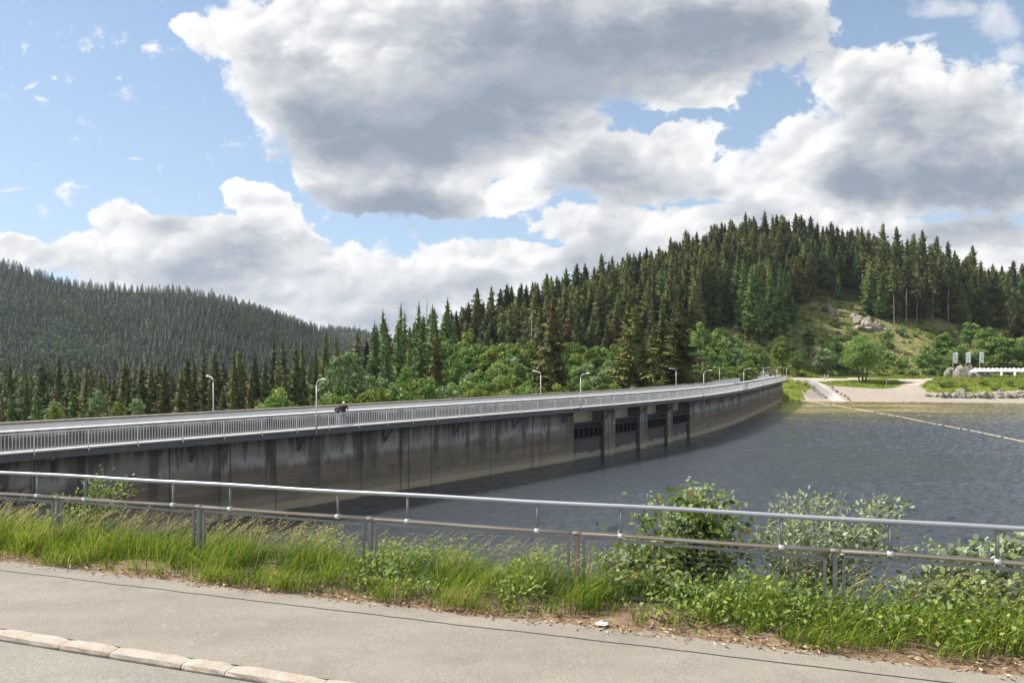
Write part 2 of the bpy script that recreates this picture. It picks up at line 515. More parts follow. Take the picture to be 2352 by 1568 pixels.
# ------------------------------------------------------------------ the concrete dam
def concrete_face(name, base, dark, pale, lo, hi):
    """stained concrete: uv = (length along the wall, height)"""
    m, t, b = material(name)
    uvn = t.new('ShaderNodeUVMap', uv_map='UVMap').outputs[0]
    s = t.new('ShaderNodeSeparateXYZ', i_0=uvn)
    hgt = t.smooth(s.outputs[1], lo, hi)          # 0 at the water, 1 under the walkway
    lin = t.math('DIVIDE', t.math('SUBTRACT', s.outputs[1], lo), hi - lo)
    drip = t.noise(t.map(uvn, scale=(1.5, .09, 1)), 1, 7, .74)
    drip2 = t.noise(t.map(uvn, scale=(.38, .035, 1), loc=(7, 3, 0)), 1, 4, .6)
    lay = t.noise(t.map(uvn, scale=(.035, 2.0, 1)), 1, 4, .6)
    blot = t.noise(t.map(uvn, scale=(.25, .5, 1)), 1, 5, .6)
    c = t.mix(t.ramp(lay, [(.35, 0), (.65, 1)]), base, tuple(x * .66 for x in base))
    c = t.mix(t.ramp(t.noise(t.map(uvn, scale=(.6, .8, 1), loc=(1, 5, 0)), 1, 6, .7), [(.42, 0), (.68, .8)]), c, tuple(x * .52 for x in base))
    c = t.mix(t.smooth(lin, .045, .02, 0., .8), c, (.07, .065, .045))
    c = t.mix(t.math('MULTIPLY', t.smooth(lin, .30, .05), t.ramp(blot, [(.3, .2), (.7, .9)])), c, pale)
    c = t.mix(t.math('MULTIPLY', t.smooth(t.math('ADD', lin, t.math('MULTIPLY', t.math('SUBTRACT', blot, .5), .05)), .13, .10), .7), c, (.36, .31, .215))
    # grey weathered upper band, white bloom under it, black runs from the top
    up = t.smooth(t.math('ADD', lin, t.math('MULTIPLY', t.math('SUBTRACT', drip, .5), .5)), .5, .72)
    c = t.mix(t.math('MULTIPLY', up, .8), c, (.25, .245, .232))
    bloom = t.math('MULTIPLY', t.smooth(t.math('ABSOLUTE', t.math('SUBTRACT', t.math('ADD', lin, t.math('MULTIPLY', t.math('SUBTRACT', drip, .5), .35)), .66)), .11, .0), t.ramp(blot, [(.42, 0), (.65, .75)]))
    c = t.mix(bloom, c, (.46, .455, .43))
    run = t.math('MULTIPLY', t.smooth(t.math('ADD', lin, t.math('MULTIPLY', t.math('SUBTRACT', drip, .5), 2.4)), .70, 1.02), .78)
    c = t.mix(run, c, dark)
    run2 = t.math('MULTIPLY', t.ramp(drip2, [(.55, 0), (.59, 1)]), t.smooth(lin, .12, .65))
    c = t.mix(t.math('MULTIPLY', run2, .62), c, dark)
    jw = t.math('ABSOLUTE', t.math('SUBTRACT', t.math('FRACT', t.math('ADD', t.math('DIVIDE', s.outputs[0], 3.925), t.math('MULTIPLY', t.noise(t.map(uvn, scale=(.12, .05, 1)), 1, 2), .5))), .5))
    jm_ = t.math('MULTIPLY', t.smooth(t.math('ADD', jw, t.math('MULTIPLY', t.math('SUBTRACT', drip, .5), .16)), .085, .045), t.smooth(t.math('ADD', lin, t.math('MULTIPLY', t.math('SUBTRACT', blot, .5), .8)), .18, .6))
    c = t.mix(t.math('MULTIPLY', jm_, .72), c, dark)
    # construction joints every 7.4 m and pour lines
    fr = t.math('ABSOLUTE', t.math('SUBTRACT', t.math('FRACT', t.math('DIVIDE', s.outputs[0], 7.4)), .5))
    c = t.mix(t.math('MULTIPLY', t.smooth(fr, .008, .003), .7), c, (.03, .028, .026))
    fz = t.math('ABSOLUTE', t.math('SUBTRACT', t.math('FRACT', t.math('DIVIDE', s.outputs[1], 1.9)), .5))
    c = t.mix(t.math('MULTIPLY', t.smooth(fz, .02, .005), .18), c, pale)
    t.set(b.inputs['Base Color'], c); b.inputs['Roughness'].default_value = .9; b.inputs['Specular IOR Level'].default_value = .15
    t.set(b.inputs['Normal'], t.bump(blot, .3, .03))
    return m


FACE = concrete_face('stained_concrete', (.235, .198, .15), (.075, .069, .063), (.34, .285, .195), WATER - .1, DECK - .3)
PARA = concrete_face('parapet_concrete', (.17, .16, .142), (.07, .065, .06), (.22, .21, .18), DECK - .1, DECK + 1.15)
WHITE = simple('pale_painted_concrete', (.80, .795, .78), .8, .12, .8)
TOPW = simple('pale_cap_concrete', (.72, .70, .66), .85, .12, 2.0)  # paler tone for the top strip of the inner parapet
COPE = simple('weathered_coping', (.30, .265, .215), .9, .45, 2.5)
FLOOR = simple('walkway_concrete', (.62, .57, .53), .85, .12, 1.5)
ASPH = simple('crest_asphalt', (.30, .29, .28), .9, .15, 1.0)
STEEL = simple('grey_painted_steel', (.115, .118, .122), .55, .3, 1.6, spec=.4)
DKSTEEL = simple('dark_gate_steel', (.045, .046, .052), .5, .3, 2.0, spec=.4)
GATEP = simple('tarred_gate_plate', (.085, .070, .075), .6, .3, .6, c2=(.085, .075, .072))
GALV = simple('galvanised_steel', (.66, .665, .67), .5, .12, 3.0, metal=.15, spec=.5)
CREAM = simple('cream_rendered_concrete', (.62, .56, .41), .85, .12, 1.0)

_m = GATEP; _t = NT(_m.node_tree); _b = _m.node_tree.nodes['Principled BSDF']; _p = geo_pos(_t)
_z = _t.new('ShaderNodeSeparateXYZ', i_0=_p).outputs[2]; _n = _t.noise(_t.map(_p, scale=(1, 1, .35)), .9, 5, .7)
_k = _t.smooth(_t.math('SUBTRACT', _t.math('ADD', WATER + .05, _t.math('MULTIPLY', _n, 1.5)), _z), .05, .12)
_old = _b.inputs['Base Color'].links[0].from_socket
_t.set(_b.inputs['Base Color'], _t.mix(_t.math('MULTIPLY', _k, .85), _old, (.30, .27, .20)))

dam = thing('dam', 'long curved concrete dam wall with a railed walkway holding back the reservoir', 'dam', dam_pt(0, 0, 0))


def part(mb, name, m, parent=dam, smooth=False, bevel=0):
    """child mesh given in world coordinates"""
    o = mb.build(name, m, parent, smooth, bevel)
    p = parent
    off = Vector((0, 0, 0))
    while p is not None:
        off -= Vector(p.location); p = p.parent
    o.location = off
    return o


def frames(s0, s1, step=2.0):
    n = max(1, int(math.ceil((s1 - s0) / step)))
    r = []
    for i in range(n + 1):
        o, d, nn = dam_frame(s0 + (s1 - s0) * i / n); r.append((o, nn, Vector((0, 0, 1))))
    return r, np.linspace(s0, s1, n + 1)


def run(s0, s1, prof, name, m, step=2.0, parent=dam):
    fr, ss = frames(s0, s1, step)
    mb = MB().sweep(fr, prof)
    mb.uv = [(s, z) for s in ss for _, z in prof]
    return part(mb, name, m, parent)


def rect(n0, n1, z0, z1): return [(n0, z0), (n1, z0), (n1, z1), (n0, z1)]


NF = -1.45                                              # front face
bays = [(s_at(a, NF), s_at(b, NF)) for a, b in ((1317.5, 1389), (1413, 1470), (1487, 1534), (1546, 1585))]
S0 = -24.0
cut = [S0] + [x for b in bays for x in b] + [S_END]
prof_full = [(NF, DECK - .14), (NF, WATER - 6), (-32, WATER - 28), (-8.3, DECK - 4), (-8.3, DECK - .14)]
prof_bay = [(-3.5, DECK - .62), (-3.5, WATER - 6), (-32, WATER - 28), (-8.3, DECK - 4), (-8.3, DECK - .62)]
for i in range(0, len(cut), 2):
    run(cut[i], cut[i + 1], prof_full, 'wall_face' if cut[i + 1] - cut[i] > 9 else 'pier', FACE)
for a, b in bays:
    run(a, b, prof_bay, 'bay_wall', FACE)
run(S0, S_END, rect(-7.2, -2.02, DECK - .10, DECK + .02), 'roadway', ASPH)
run(S0, S_END, rect(-8.3, -1.5, DECK - .6, DECK - .135), 'crest_slab', FACE)
run(S0, S_END, rect(-2.02, -1.57, DECK + .004, DECK + .99), 'inner_parapet', PARA)
run(S0, S_END, rect(-2.05, -1.54, DECK + .992, DECK + 1.06), 'parapet_cap', TOPW)
E_OUT = s_at(1767, -7.3)
fp = run(S0, E_OUT, rect(-7.55, -7.2, DECK + .0, DECK + .985), 'outer_parapet', WHITE)
s = S0; ss = []
while s < E_OUT:
    e = min(s + 1.98, E_OUT); run(s + .008, e - .008, rect(-7.68, -7.08, DECK + .99, DECK + 1.13), 'coping', COPE, 2.0, fp); s += 1.98
# coping parts are many: keep the nearest as parts (each casts its own joint)
run(E_OUT + 3.0, E_OUT + 14, rect(-7.75, -7.2, DECK - .1, DECK + .8), 'end_parapet', WHITE)
run(S0, S_END, rect(-1.53, .02, DECK - .085, DECK), 'walkway_slab', FLOOR)
# steel edge beam: an I section
zi = DECK - .09
run(S0, S_END, [(-.20, zi), (-.02, zi), (-.02, zi - .045), (-.09, zi - .06), (-.09, zi - .36), (-.02, zi - .375), (-.02, zi - .42), (-.20, zi - .42),
                (-.20, zi - .375), (-.13, zi - .36), (-.13, zi - .06), (-.20, zi - .045)], 'edge_beam', STEEL)

# brackets that carry the walkway: a post on the face and a raking strut
SP = 2.666
k0 = 25.601
bs = 26.8 - 7.85 * 3
mbs = []
nb = 0
while bs < S_END - 1:
    inbay = any(a - .4 < bs < b + .4 for a, b in bays)
    if bs > 14:
        mb = MB(); o, d, nn = dam_frame(bs)
        if not inbay:
            mb.bar(dam_pt(bs, NF + .07, DECK - 1.75), dam_pt(bs, NF + .07, DECK - .62), .16, .13)
        mb.bar(dam_pt(bs, NF + .1, DECK - 1.62), dam_pt(bs, -.24, DECK - .52), .11, .11)
        mb.bar(dam_pt(bs, NF + .04, DECK - .56), dam_pt(bs, -.21, DECK - .56), .12, .16)
        part(mb, 'bracket', STEEL); nb += 1
    bs += 7.85

# bays: cream girder behind, gate of ribbed steel plates, purple-grey plate below
for a, b in bays:
    run(a + .01, b - .01, rect(-3.49, -3.2, DECK - 3.2, DECK - .64), 'bay_girder', CREAM, 1.0)
    run(a + .004, a + .5, rect(-3.19, -1.75, DECK - 1.9, DECK - .64), 'bay_cheek', CREAM, .5)
    o, d, nn = dam_frame((a + b) / 2)
    g = thing('sluice_gate', None, None, dam_pt((a + b) / 2, -2.3, 0) - dam_pt(0, 0, 0)); g.parent = dam
    run(a + .02, b - .02, rect(-2.0, -1.85, WATER - .6, DECK - 3.75), 'gate_plate', GATEP, 1.0, g)
    run(a + .02, b - .02, rect(-2.2, -2.08, DECK - 3.74, DECK - 1.95), 'back_plate', DKSTEEL, 1.0, g)
    fr = MB(); L = b - a
    for z in (DECK - 2.02, DECK - 2.5, DECK - 3.7):
        f_, _ = frames(a + .03, b - .03, 1.0); fr.sweep(f_, rect(-2.06, -1.58, z - .05, z + .05))
    part(fr, 'gate_frame', DKSTEEL, g)
    nr_ = 6
    for i in range(nr_ + 1):
        sx = a + .12 + (L - .24) * i / nr_
        mb = MB(); oo, dd, n2_ = dam_frame(sx)
        mb.box(dam_pt(sx, -1.83, DECK - 3.1), (.06, .44, 1.09), (dd, n2_, Vector((0, 0, 1))))
        if i < nr_:
            mb.bar(dam_pt(sx + .05, -1.7, DECK - 2.46), dam_pt(sx + L / nr_ * .55, -1.98, DECK - 2.06), .06, .10)
        part(mb, 'gate_rib', DKSTEEL, g)
    for q in (a + .07, b - .07):
        part(MB().bar(dam_pt(q, -1.66, WATER - .4), dam_pt(q, -1.66, DECK - 1.3), .13, .3), 'guide_rail', DKSTEEL, g)

# drain pipes and hanging cables on the face
for xp_ in (505, 529, 920, 938, 1385.5, 1396.5, 1223):
    sx = s_at(xp_, NF)
    part(MB().tube([dam_pt(sx, NF + .05, DECK - .6), dam_pt(sx, NF + .05, WATER - .3)], .026, 6), 'drain_pipe', STEEL)
part(MB().tube([dam_pt(s_at(118, 0), -.1, DECK - .52), dam_pt(s_at(126, 0), -.1, DECK - .52)], .16, 8), 'junction_box', STEEL)

# ------------------------------------------------------------------ railing along the walkway
rail = thing('walkway_railing', 'pale galvanised bar railing along the outer edge of the dam walkway', 'railing', dam_pt(0, 0, DECK))
RN = -.06
n_p = int((S_END - k0) / SP)
sp_list = [k0 + SP * i for i in range(-10, n_p + 1)]
run(sp_list[0], sp_list[-1], rect(RN - .035, RN + .035, DECK + .965, DECK + 1.015), 'handrail', GALV, 2.0, rail)
run(sp_list[0], sp_list[-1], rect(RN - .02, RN + .02, DECK + .05, DECK + .085), 'bottom_rail', GALV, 2.0, rail)
for i, s in enumerate(sp_list):
    o, d, nn = dam_frame(s); ax = (d, nn, Vector((0, 0, 1)))
    mb = MB().box(dam_pt(s, RN, DECK + .40), (.055, .05, 1.13), ax)
    mb.box(dam_pt(s, RN + .06, DECK - .15), (.05, .10, .16), ax)
    part(mb, 'post', GALV, rail)
    if i + 1 < len(sp_list):
        mb = MB()
        for k in range(1, 16):
            q = s + SP * k / 16; oo, dd, n2_ = dam_frame(q)
            mb.box(dam_pt(q, RN, DECK + .525), (.026, .026, .879), (dd, n2_, Vector((0, 0, 1))))
        part(mb, 'baluster_panel', GALV, rail)

# ------------------------------------------------------------------ street lamps
LAMPM = simple('lamp_pole_metal', (.55, .55, .55), .5, .15, 4.0, metal=.2)
HEADM = simple('lamp_head_grey', (.62, .63, .64), .5, .1, 4.0)


def lamp_meshes():
    h = 3.62
    pole = MB().tube([(0, 0, -.45), (0, 0, 1.15), (0, 0, 1.2), (0, 0, h - .45)], [.062, .06, .045, .042], 8)
    pts = [(.42 - .42 * math.cos(a), 0, h - .45 + .42 * math.sin(a)) for a in np.linspace(0, R(80), 7)]
    arm = MB().tube(pts + [(.78, 0, h + .03)], .035, 8)
    hd = MB()
    prof = [(-.03, 0), (.05, .075), (.35, .09), (.48, .045), (.5, 0)]
    vs = []
    for x, w in prof:
        vs += [(.74 + x, -w - .015, h + .02 + x * .1), (.74 + x, w + .015, h + .02 + x * .1), (.74 + x, w * .6 + .01, h + .10 + x * .06), (.74 + x, -w * .6 - .01, h + .10 + x * .06)]
    fs = [(i * 4 + k, i * 4 + (k + 1) % 4, i * 4 + 4 + (k + 1) % 4, i * 4 + 4 + k) for i in range(4) for k in range(4)]
    hd.add(vs, fs + [(3, 2, 1, 0), (16, 17, 18, 19)])
    return pole.mesh('pole', LAMPM, True), arm.mesh('arm', LAMPM, True), hd.mesh('lamp_head', HEADM)


_lm = lamp_meshes()
lamp_r = [(727, 'slim grey street lamp beside the two walkers on the dam walkway'), (1334, 'slim street lamp on the walkway just before the first sluice gate'),
          (1616.5, 'street lamp on the walkway edge just past the four sluice gates'), (1708.5, 'second street lamp past the sluice gates on the reservoir edge'),
          (1753.5, 'walkway street lamp just past the lone figure leaning on the parapet'), (1784.5, 'second last street lamp on the reservoir edge of the dam'), (1806.5, 'last street lamp on the reservoir edge at the far end of the dam')]
lamp_l = [(490, 'lone street lamp behind the outer parapet, before the walkers, against dark spruces'), (1242, 'street lamp on the outer parapet beside the broad brown spruce'),
          (1553, 'street lamp on the outer parapet in front of the twin dark spruces'), (1653, 'street lamp on the outer parapet above the green shrubs past the twin spruces'),
          (1711.5, 'street lamp on the outer parapet standing left of the white notice board'), (1751, 'street lamp close behind the white notice board and blue road sign'), (1808, 'low street lamp beyond the road end of the dam crest')]
for n_, z_, lst, sgn in ((.07, DECK, lamp_r, 1), (-7.5, DECK + .9, lamp_l, -1)):
    for xp_, lab in lst:
        s = s_at(xp_, n_); o, d, nn = dam_frame(s)
        lp = thing('street_lamp', lab, 'street lamp', dam_pt(s, n_, z_ if sgn > 0 else z_ - .75), math.atan2(nn.y * sgn, nn.x * sgn), 'street lamps along the dam')
        for me_, nm in zip(_lm, ('pole', 'arm', 'lamp_head')): link(nm, me_, lp)
        if sgn < 0:
            lp.scale = (1, 1, 1.0)
print('bays', bays, 'lamps', [round(s_at(x, .07), 1) for x, _ in lamp_r], [round(s_at(x, -7.5), 1) for x, _ in lamp_l], 'brackets', nb,
      [round(s_at(x, -.8) , 1) for x in (130, 445, 692, 893, 1053, 1190, 1300)])
# ------------------------------------------------------------------ road, kerb, footpath, verge
def strip(name, v0, v1, z0, z1, m, u0=-60, u1=90, du=.5, j0=0.0, j1=0.0, nv=2, bumpz=0.0, parent=None, kind='structure'):
    us = np.arange(u0, u1 + du, du); nu = len(us); V = []
    for k in range(nv):
        f = k / (nv - 1)
        jit = (fbm(us, us * 0 + 3.3, .9, 5) + fbm(us, us * 0 + 1.3, .25, 15) * .5) * (j0 * (1 - f) + j1 * f)
        v = v0 + (v1 - v0) * f + jit
        z = z0 + (z1 - z0) * f - GRADE * us + (fbm(us, v, .6, 8) * bumpz if bumpz else 0)
        V.append(np.stack([us * UX + v * VX, us * UY + v * VY, z], -1))
    V = np.concatenate(V); i = np.arange(nu * nv).reshape(nv, nu)
    q = np.stack([i[:-1, :-1], i[1:, :-1], i[1:, 1:], i[:-1, 1:]], -1).reshape(-1, 4)
    o = link(name, np_mesh(name, V, q, m, smooth=bumpz > 0), parent)
    if kind: tag(o, kind=kind)
    return o


def asphalt(name, a, b_, coarse):
    m, t, b = material(name); p = geo_pos(t)
    big = t.noise(t.map(p, scale=(.25, .9, .5), rot=(0, 0, R(-18))), 1.2, 5, .6); fine = t.noise(p, coarse, 2, .8); mid = t.noise(p, 14, 4, .7)
    c = t.mix(t.ramp(big, [(.3, 0), (.7, 1)]), a, b_)
    c = t.mix(t.ramp(fine, [(.36, .75), (.5, 0)]), c, tuple(x * .55 for x in a))
    c = t.mix(t.ramp(fine, [(.56, 0), (.72, .6)]), c, tuple(min(1, x * 1.6) for x in b_))
    c = t.mix(t.math('MULTIPLY', t.ramp(mid, [(.5, 0), (.72, .35)]), 1.0), c, tuple(x * .8 for x in b_))
    blot_ = t.noise(p, 1.7, 5, .65); c = t.mix(t.ramp(blot_, [(.52, 0), (.70, .24)]), c, tuple(x * .62 for x in a))
    c = t.mix(t.ramp(t.noise(p, 5.5, 3, .6), [(.62, 0), (.74, .35)]), c, tuple(min(1, x * 1.25) for x in b_))
    # fine cracks
    vo = t.new('ShaderNodeTexVoronoi', feature='DISTANCE_TO_EDGE', i_Vector=t.vmath('ADD', p, t.vmath('SCALE', t.noise(p, .8, 3, out=1))), i_Scale=.33)
    crack = t.math('MULTIPLY', t.smooth(vo.outputs[0], .006, .001), t.smooth(t.noise(p, .5, 2), .55, .7))
    c = t.mix(t.math('MULTIPLY', crack, .55), c, (.06, .055, .05))
    t.set(b.inputs['Base Color'], c); b.inputs['Roughness'].default_value = .92; b.inputs['Specular IOR Level'].default_value = .2
    t.set(b.inputs['Normal'], t.bump(fine, .35, .006))
    return m


A_PATH = asphalt('path_asphalt', (.20, .178, .150), (.275, .246, .207), 75)
A_ROAD = asphalt('road_asphalt', (.20, .183, .156), (.27, .247, .212), 60)
strip('road', -30, 6.21, -.055, -.055, A_ROAD)
strip('path', V_KERB - .005, V_EDGE, 0, 0, A_PATH, j1=.16, du=.06, u0=-14, u1=32)
SEAM = simple('tar_seam', (.035, .033, .038), .7, .2, 6)
strip('path_seam', V_SEAM, V_SEAM + .02, .004, .004, SEAM, du=.12, j0=.03, j1=.03, u0=-14, u1=32)
SOIL = simple('dry_soil', (.24, .165, .105), .95, .45, 7, bump=.03, c2=(.14, .09, .055))
# soil verge carries on as the top of the bank
us = np.arange(-16, 36, .12); vs_ = np.array([8.3, 8.5, 8.62, 8.75, 8.9, 9.1, 9.3, 9.5, 9.75, 10.0, 10.3, 10.8, 11.6, 13, 15, 18, 22])
UU, VV = np.meshgrid(us, vs_)
ZZ = -GRADE * UU - .006 + .05 * sstep(VV, 8.65, 9.1) + fbm(UU, VV, .5, 8) * .10 * sstep(VV, 8.6, 8.9) - np.maximum(0, VV - 10.0) * .81
VZ = np.stack([UU * UX + VV * VX, UU * UY + VV * VY, ZZ], -1).reshape(-1, 3)
i = np.arange(UU.size).reshape(UU.shape)
tag(link('verge', np_mesh('verge', VZ, np.stack([i[:-1, :-1], i[1:, :-1], i[1:, 1:], i[:-1, 1:]], -1).reshape(-1, 4), SOIL, smooth=True)), kind='structure')


def verge_z(u, v): return -GRADE * u + .04 * float(sstep(np.array(v), 8.65, 9.1)) - max(0, v - 10.0) * .81


# kerb of long granite stones
KST, t, b = material('kerb_granite'); p = geo_pos(t)
n_ = t.noise(p, 5, 5, .6); n3 = t.noise(p, 60, 2, .7)
c = t.mix(t.ramp(n_, [(.35, 0), (.7, 1)]), (.40, .36, .31), (.32, .25, .18))
c = t.mix(t.ramp(n3, [(.36, .7), (.5, 0)]), c, (.17, .15, .13))
t.set(b.inputs['Base Color'], c); b.inputs['Roughness'].default_value = .85; t.set(b.inputs['Normal'], t.bump(n3, .3, .01))
kerb = bpy.data.objects.new('kerb', None); COL.objects.link(kerb); tag(kerb, kind='structure')
joints = [u_at(x, 6.3) for x in (740, 525, 424, 259, 146)]
u = joints[0]
while u > -12: u -= random.uniform(.75, 1.2); joints.insert(0, u)
u = joints[-1]
while u < 24: u += random.uniform(.75, 1.2); joints.append(u)
for a, e in zip(joints[:-1], joints[1:]):
    mb = MB(); n = 7; fr = []
    for k in range(n):
        f = k / (n - 1); uu = a + .006 + (e - a - .012) * f
        sq = .012 if k in (0, n - 1) else 0
        fr.append((uv_w(uu, 6.32, 0), Vector((VX, VY, 0)), Vector((0, 0, 1))))
        w = [random.uniform(-.007, .007) for _ in range(4)]
        prof = [(-.095 + w[0] + sq, -.25), (-.10 + w[0] + sq, -.035), (-.082 + w[1] + sq, .004 - sq), (.085 + w[2] - sq, .012 - sq + w[3] * .5), (.098 - sq, -.02), (.098 - sq, -.25)]
        o_, s_, u_ = fr[-1]
        base = len(mb.v); mb.v += [tuple(Vector(o_) + s_ * q[0] + u_ * q[1]) for q in prof]
        if k:
            for j in range(6): mb.f.append((base - 6 + j, base - 6 + (j + 1) % 6, base + (j + 1) % 6, base + j))
    mb.f += [(5, 4, 3, 2, 1, 0), tuple(range((n - 1) * 6, n * 6))]
    mb.build('kerb_stone', KST, kerb, smooth=False)

# ------------------------------------------------------------------ guard fence of the footpath
PIPE_T = simple('bright_galvanised_pipe', (.34, .355, .385), .42, .12, 2.0, metal=.25, spec=.5)
PIPE_L = simple('rusting_galvanised_pipe', (.38, .35, .31), .5, .3, 1.2, metal=.25, c2=(.29, .225, .16), spec=.5)
FPOST = simple('weathered_galvanised_post', (.26, .265, .265), .55, .3, 3.0, metal=.3, c2=(.17, .165, .16))
RUST = simple('rusty_post', (.24, .15, .09), .7, .4, 4.0, c2=(.30, .27, .24))
WIRE = simple('dull_wire', (.19, .19, .19), .6, .2, 4)
CLAMP = simple('zinc_clamp', (.62, .63, .62), .4, .1, 5.0, metal=.3)
fence = thing('path_fence', 'galvanised pipe fence with wire mesh panels and a raised second rail along the footpath', 'fence', uv_w(0, V_FENCE))
ZL, ZU = .955, 1.365


def fpart(mb, name, m, smooth=False): return part(mb, name, m, fence, smooth)


pu = [u_at(x, V_FENCE) for x in (132, 458, 851, 1325, 1918)]
d_ = (pu[0] - pu[-1]) / 4
pu = [pu[0] + d_ * 3, pu[0] + d_ * 2, pu[0] + d_] + pu + [pu[-1] - d_, pu[-1] - 2 * d_]
ua, ub = pu[0], pu[-1]
AX = (Vector((UX, UY, 0)), Vector((VX, VY, 0)), Vector((0, 0, 1)))


def wob(u): return .006 * math.sin(u * 1.7) + .004 * math.sin(u * .6 + 1)


fpart(MB().tube([uv_w(u, V_FENCE, ZU + wob(u)) for u in np.linspace(ua, ub, 40)], .033, 12), 'top_pipe', PIPE_T, True)
for a, e in zip(pu[:-1], pu[1:]):
    fpart(MB().tube([uv_w(u, V_FENCE, ZL + wob(u + 3)) for u in np.linspace(a - .003, e + .003, 5)], .031, 12), 'lower_pipe', PIPE_L, True)
    # pipe sleeve at the post
    fpart(MB().tube([uv_w(a - .06, V_FENCE, ZL + wob(a + 3)), uv_w(a + .06, V_FENCE, ZL + wob(a + 3))], .035, 12), 'sleeve', PIPE_L, True)
    p0, p1 = (e + .12, a - .10)
    fm = MB()
    for z in (.875, .09): fm.box(uv_w((p0 + p1) / 2, V_FENCE, z), (abs(p1 - p0), .03, .035), AX)
    for q in (p0, p1): fm.box(uv_w(q, V_FENCE, .4825), (.038, .03, .7495), AX)
    fr_o = fpart(fm, 'panel_frame', FPOST)
    wm = MB()
    for z in np.arange(.155, .86, .072):
        wm.tube([uv_w(p0 + .02, V_FENCE, z), uv_w((p0 + p1) / 2, V_FENCE + .01, z - .006), uv_w(p1 - .02, V_FENCE, z)], .0028, 4, False)
    for q in np.arange(p0 + .15, p1 - .1, .2):
        wm.tube([uv_w(q, V_FENCE + .006, .108), uv_w(q, V_FENCE + .006, .857)], .0017, 4, False)
    part(wm, 'wire_mesh', WIRE, fr_o)
for i, u in enumerate(pu):
    rusty = i == 6
    mb = MB().box(uv_w(u, V_FENCE, .30), (.062 if i != 7 else .05, .06, 1.24), AX)
    fpart(mb, 'fence_post', RUST if rusty else FPOST)
st = [u_at(x, V_FENCE) for x in (86, 195, 398, 529, 776, 936, 1234, 1426, 1795, 2044)]
st += [st[-1] - 1.15, st[-1] - 2.6, st[0] + 1.2, st[0] + 2.2, st[0] + 4.6]
for u in st:
    so_ = fpart(MB().tube([uv_w(u, V_FENCE, ZL - .05), uv_w(u, V_FENCE, ZU - .02)], .021, 8), 'riser', FPOST, True)
    part(MB().tube([uv_w(u - .035, V_FENCE, ZL + wob(u + 3)), uv_w(u + .035, V_FENCE, ZL + wob(u + 3))], .043, 10), 'clamp', CLAMP, so_, True)


# ------------------------------------------------------------------ leaves and blades
def leaf_mat(name, cols, under=None, trans=.35, rnd=.25, rough=.5):
    """cols: colour stops over the per-vertex tint; under = paler colour of the leaf's underside"""
    m, t, b = material(name)
    a = t.new('ShaderNodeAttribute', attribute_name='tint').outputs['Fac']
    oi = t.new('ShaderNodeObjectInfo').outputs['Random']
    a = t.math('ADD', a, t.math('MULTIPLY', t.math('SUBTRACT', oi, .5), rnd), clamp=True)
    n = len(cols)
    c = t.ramp(a, [(i / (n - 1), x) for i, x in enumerate(cols)])
    if under is not None:
        c = t.mix(t.new('ShaderNodeNewGeometry').outputs['Backfacing'], c, under)
    t.set(b.inputs['Base Color'], c); b.inputs['Roughness'].default_value = rough; b.inputs['Specular IOR Level'].default_value = .25
    if trans:
        tr = t.new('ShaderNodeBsdfTranslucent'); t.set(tr.inputs[0], t.mix(.5, c, (.9, 1.0, .35), 'MULTIPLY') if False else c)
        mx = t.new('ShaderNodeMixShader'); mx.inputs[0].default_value = trans
        t.l.new(b.outputs[0], mx.inputs[1]); t.l.new(tr.outputs[0], mx.inputs[2])
        t.l.new(mx.outputs[0], m.node_tree.nodes['Material Output'].inputs[0])
    return m


def blades(n, u, v, h, w, lean, tint, name, m):
    """curved ribbons standing at (u, v): arrays of size n"""
    z0 = -GRADE * u + .03 - np.maximum(0, v - 10.0) * .81
    base = np.stack([u * UX + v * VX, u * UY + v * VY, z0], -1)
    ang = rng.uniform(0, 2 * np.pi, n); side = np.stack([np.cos(ang), np.sin(ang), np.zeros(n)], -1)
    la = rng.normal(0, .22, (n, 2)); ld = np.stack([-UX * lean + la[:, 0] * 1.5, -UY * lean + la[:, 1] * 1.5, np.zeros(n)], -1)
    V = []
    for f, wf in ((0, 1.), (.4, .9), (.75, .6), (1, .08)):
        c = base + np.array([0, 0, 1.]) * (h * f * (1 - .18 * f * f))[:, None] + ld * (h * f ** 2)[:, None]
        V += [c - side * (w * wf)[:, None] / 2, c + side * (w * wf)[:, None] / 2]
    V = np.stack(V, 1).reshape(-1, 3); i = np.arange(n)[:, None] * 8
    q = np.concatenate([i + np.array([[0, 1, 3, 2]]), i + np.array([[2, 3, 5, 4]]), i + np.array([[4, 5, 7, 6]])])
    return link(name, np_mesh(name, V, q, m, np.repeat(tint, 8)))


GRASS = leaf_mat('grass_blade', [(.04, .07, .008), (.09, .17, .013), (.19, .285, .02), (.32, .34, .05), (.50, .42, .22)], trans=.45, rnd=0)
n = 62000
u = rng.uniform(-13, 20, n); v = 8.66 + 2.9 * rng.random(n) ** 1.25
cl = fbm(u, v * 1.5, .55, 31) ; cl2 = fbm(u, v, 2.6, 41)
xs = CX + F * (u * UX + v * VX) / np.maximum(u * UY + v * VY, 1)
lush = sstep(1400 - xs, -250, 250)                         # greener and denser on the left
keep = (rng.random(n) < .25 + .6 * sstep(cl + .25 * sstep(v, 8.7, 9.4), -.25, .3)) & (v > 8.60 + np.maximum(0, .20 - cl * .7) * (.35 + 1.0 * (1 - lush)))
u, v, cl, cl2, xs, lush = (a[keep] for a in (u, v, cl, cl2, xs, lush)); n = len(u)
h = (.30 + .22 * rng.random(n) + .38 * np.clip(cl + .1, -.2, .5) + .2 * cl2) * (.55 + .45 * sstep(v, 8.7, 9.3)) * (.92 + .12 * lush)
h = np.clip(h * rng.uniform(.7, 1.2, n), .06, .9)
tint = np.clip(.42 + .5 * cl + .40 * cl2 + rng.normal(0, .15, n) - .05 + .22 * (rng.random(n) < .10) + .06 * lush, 0, 1)
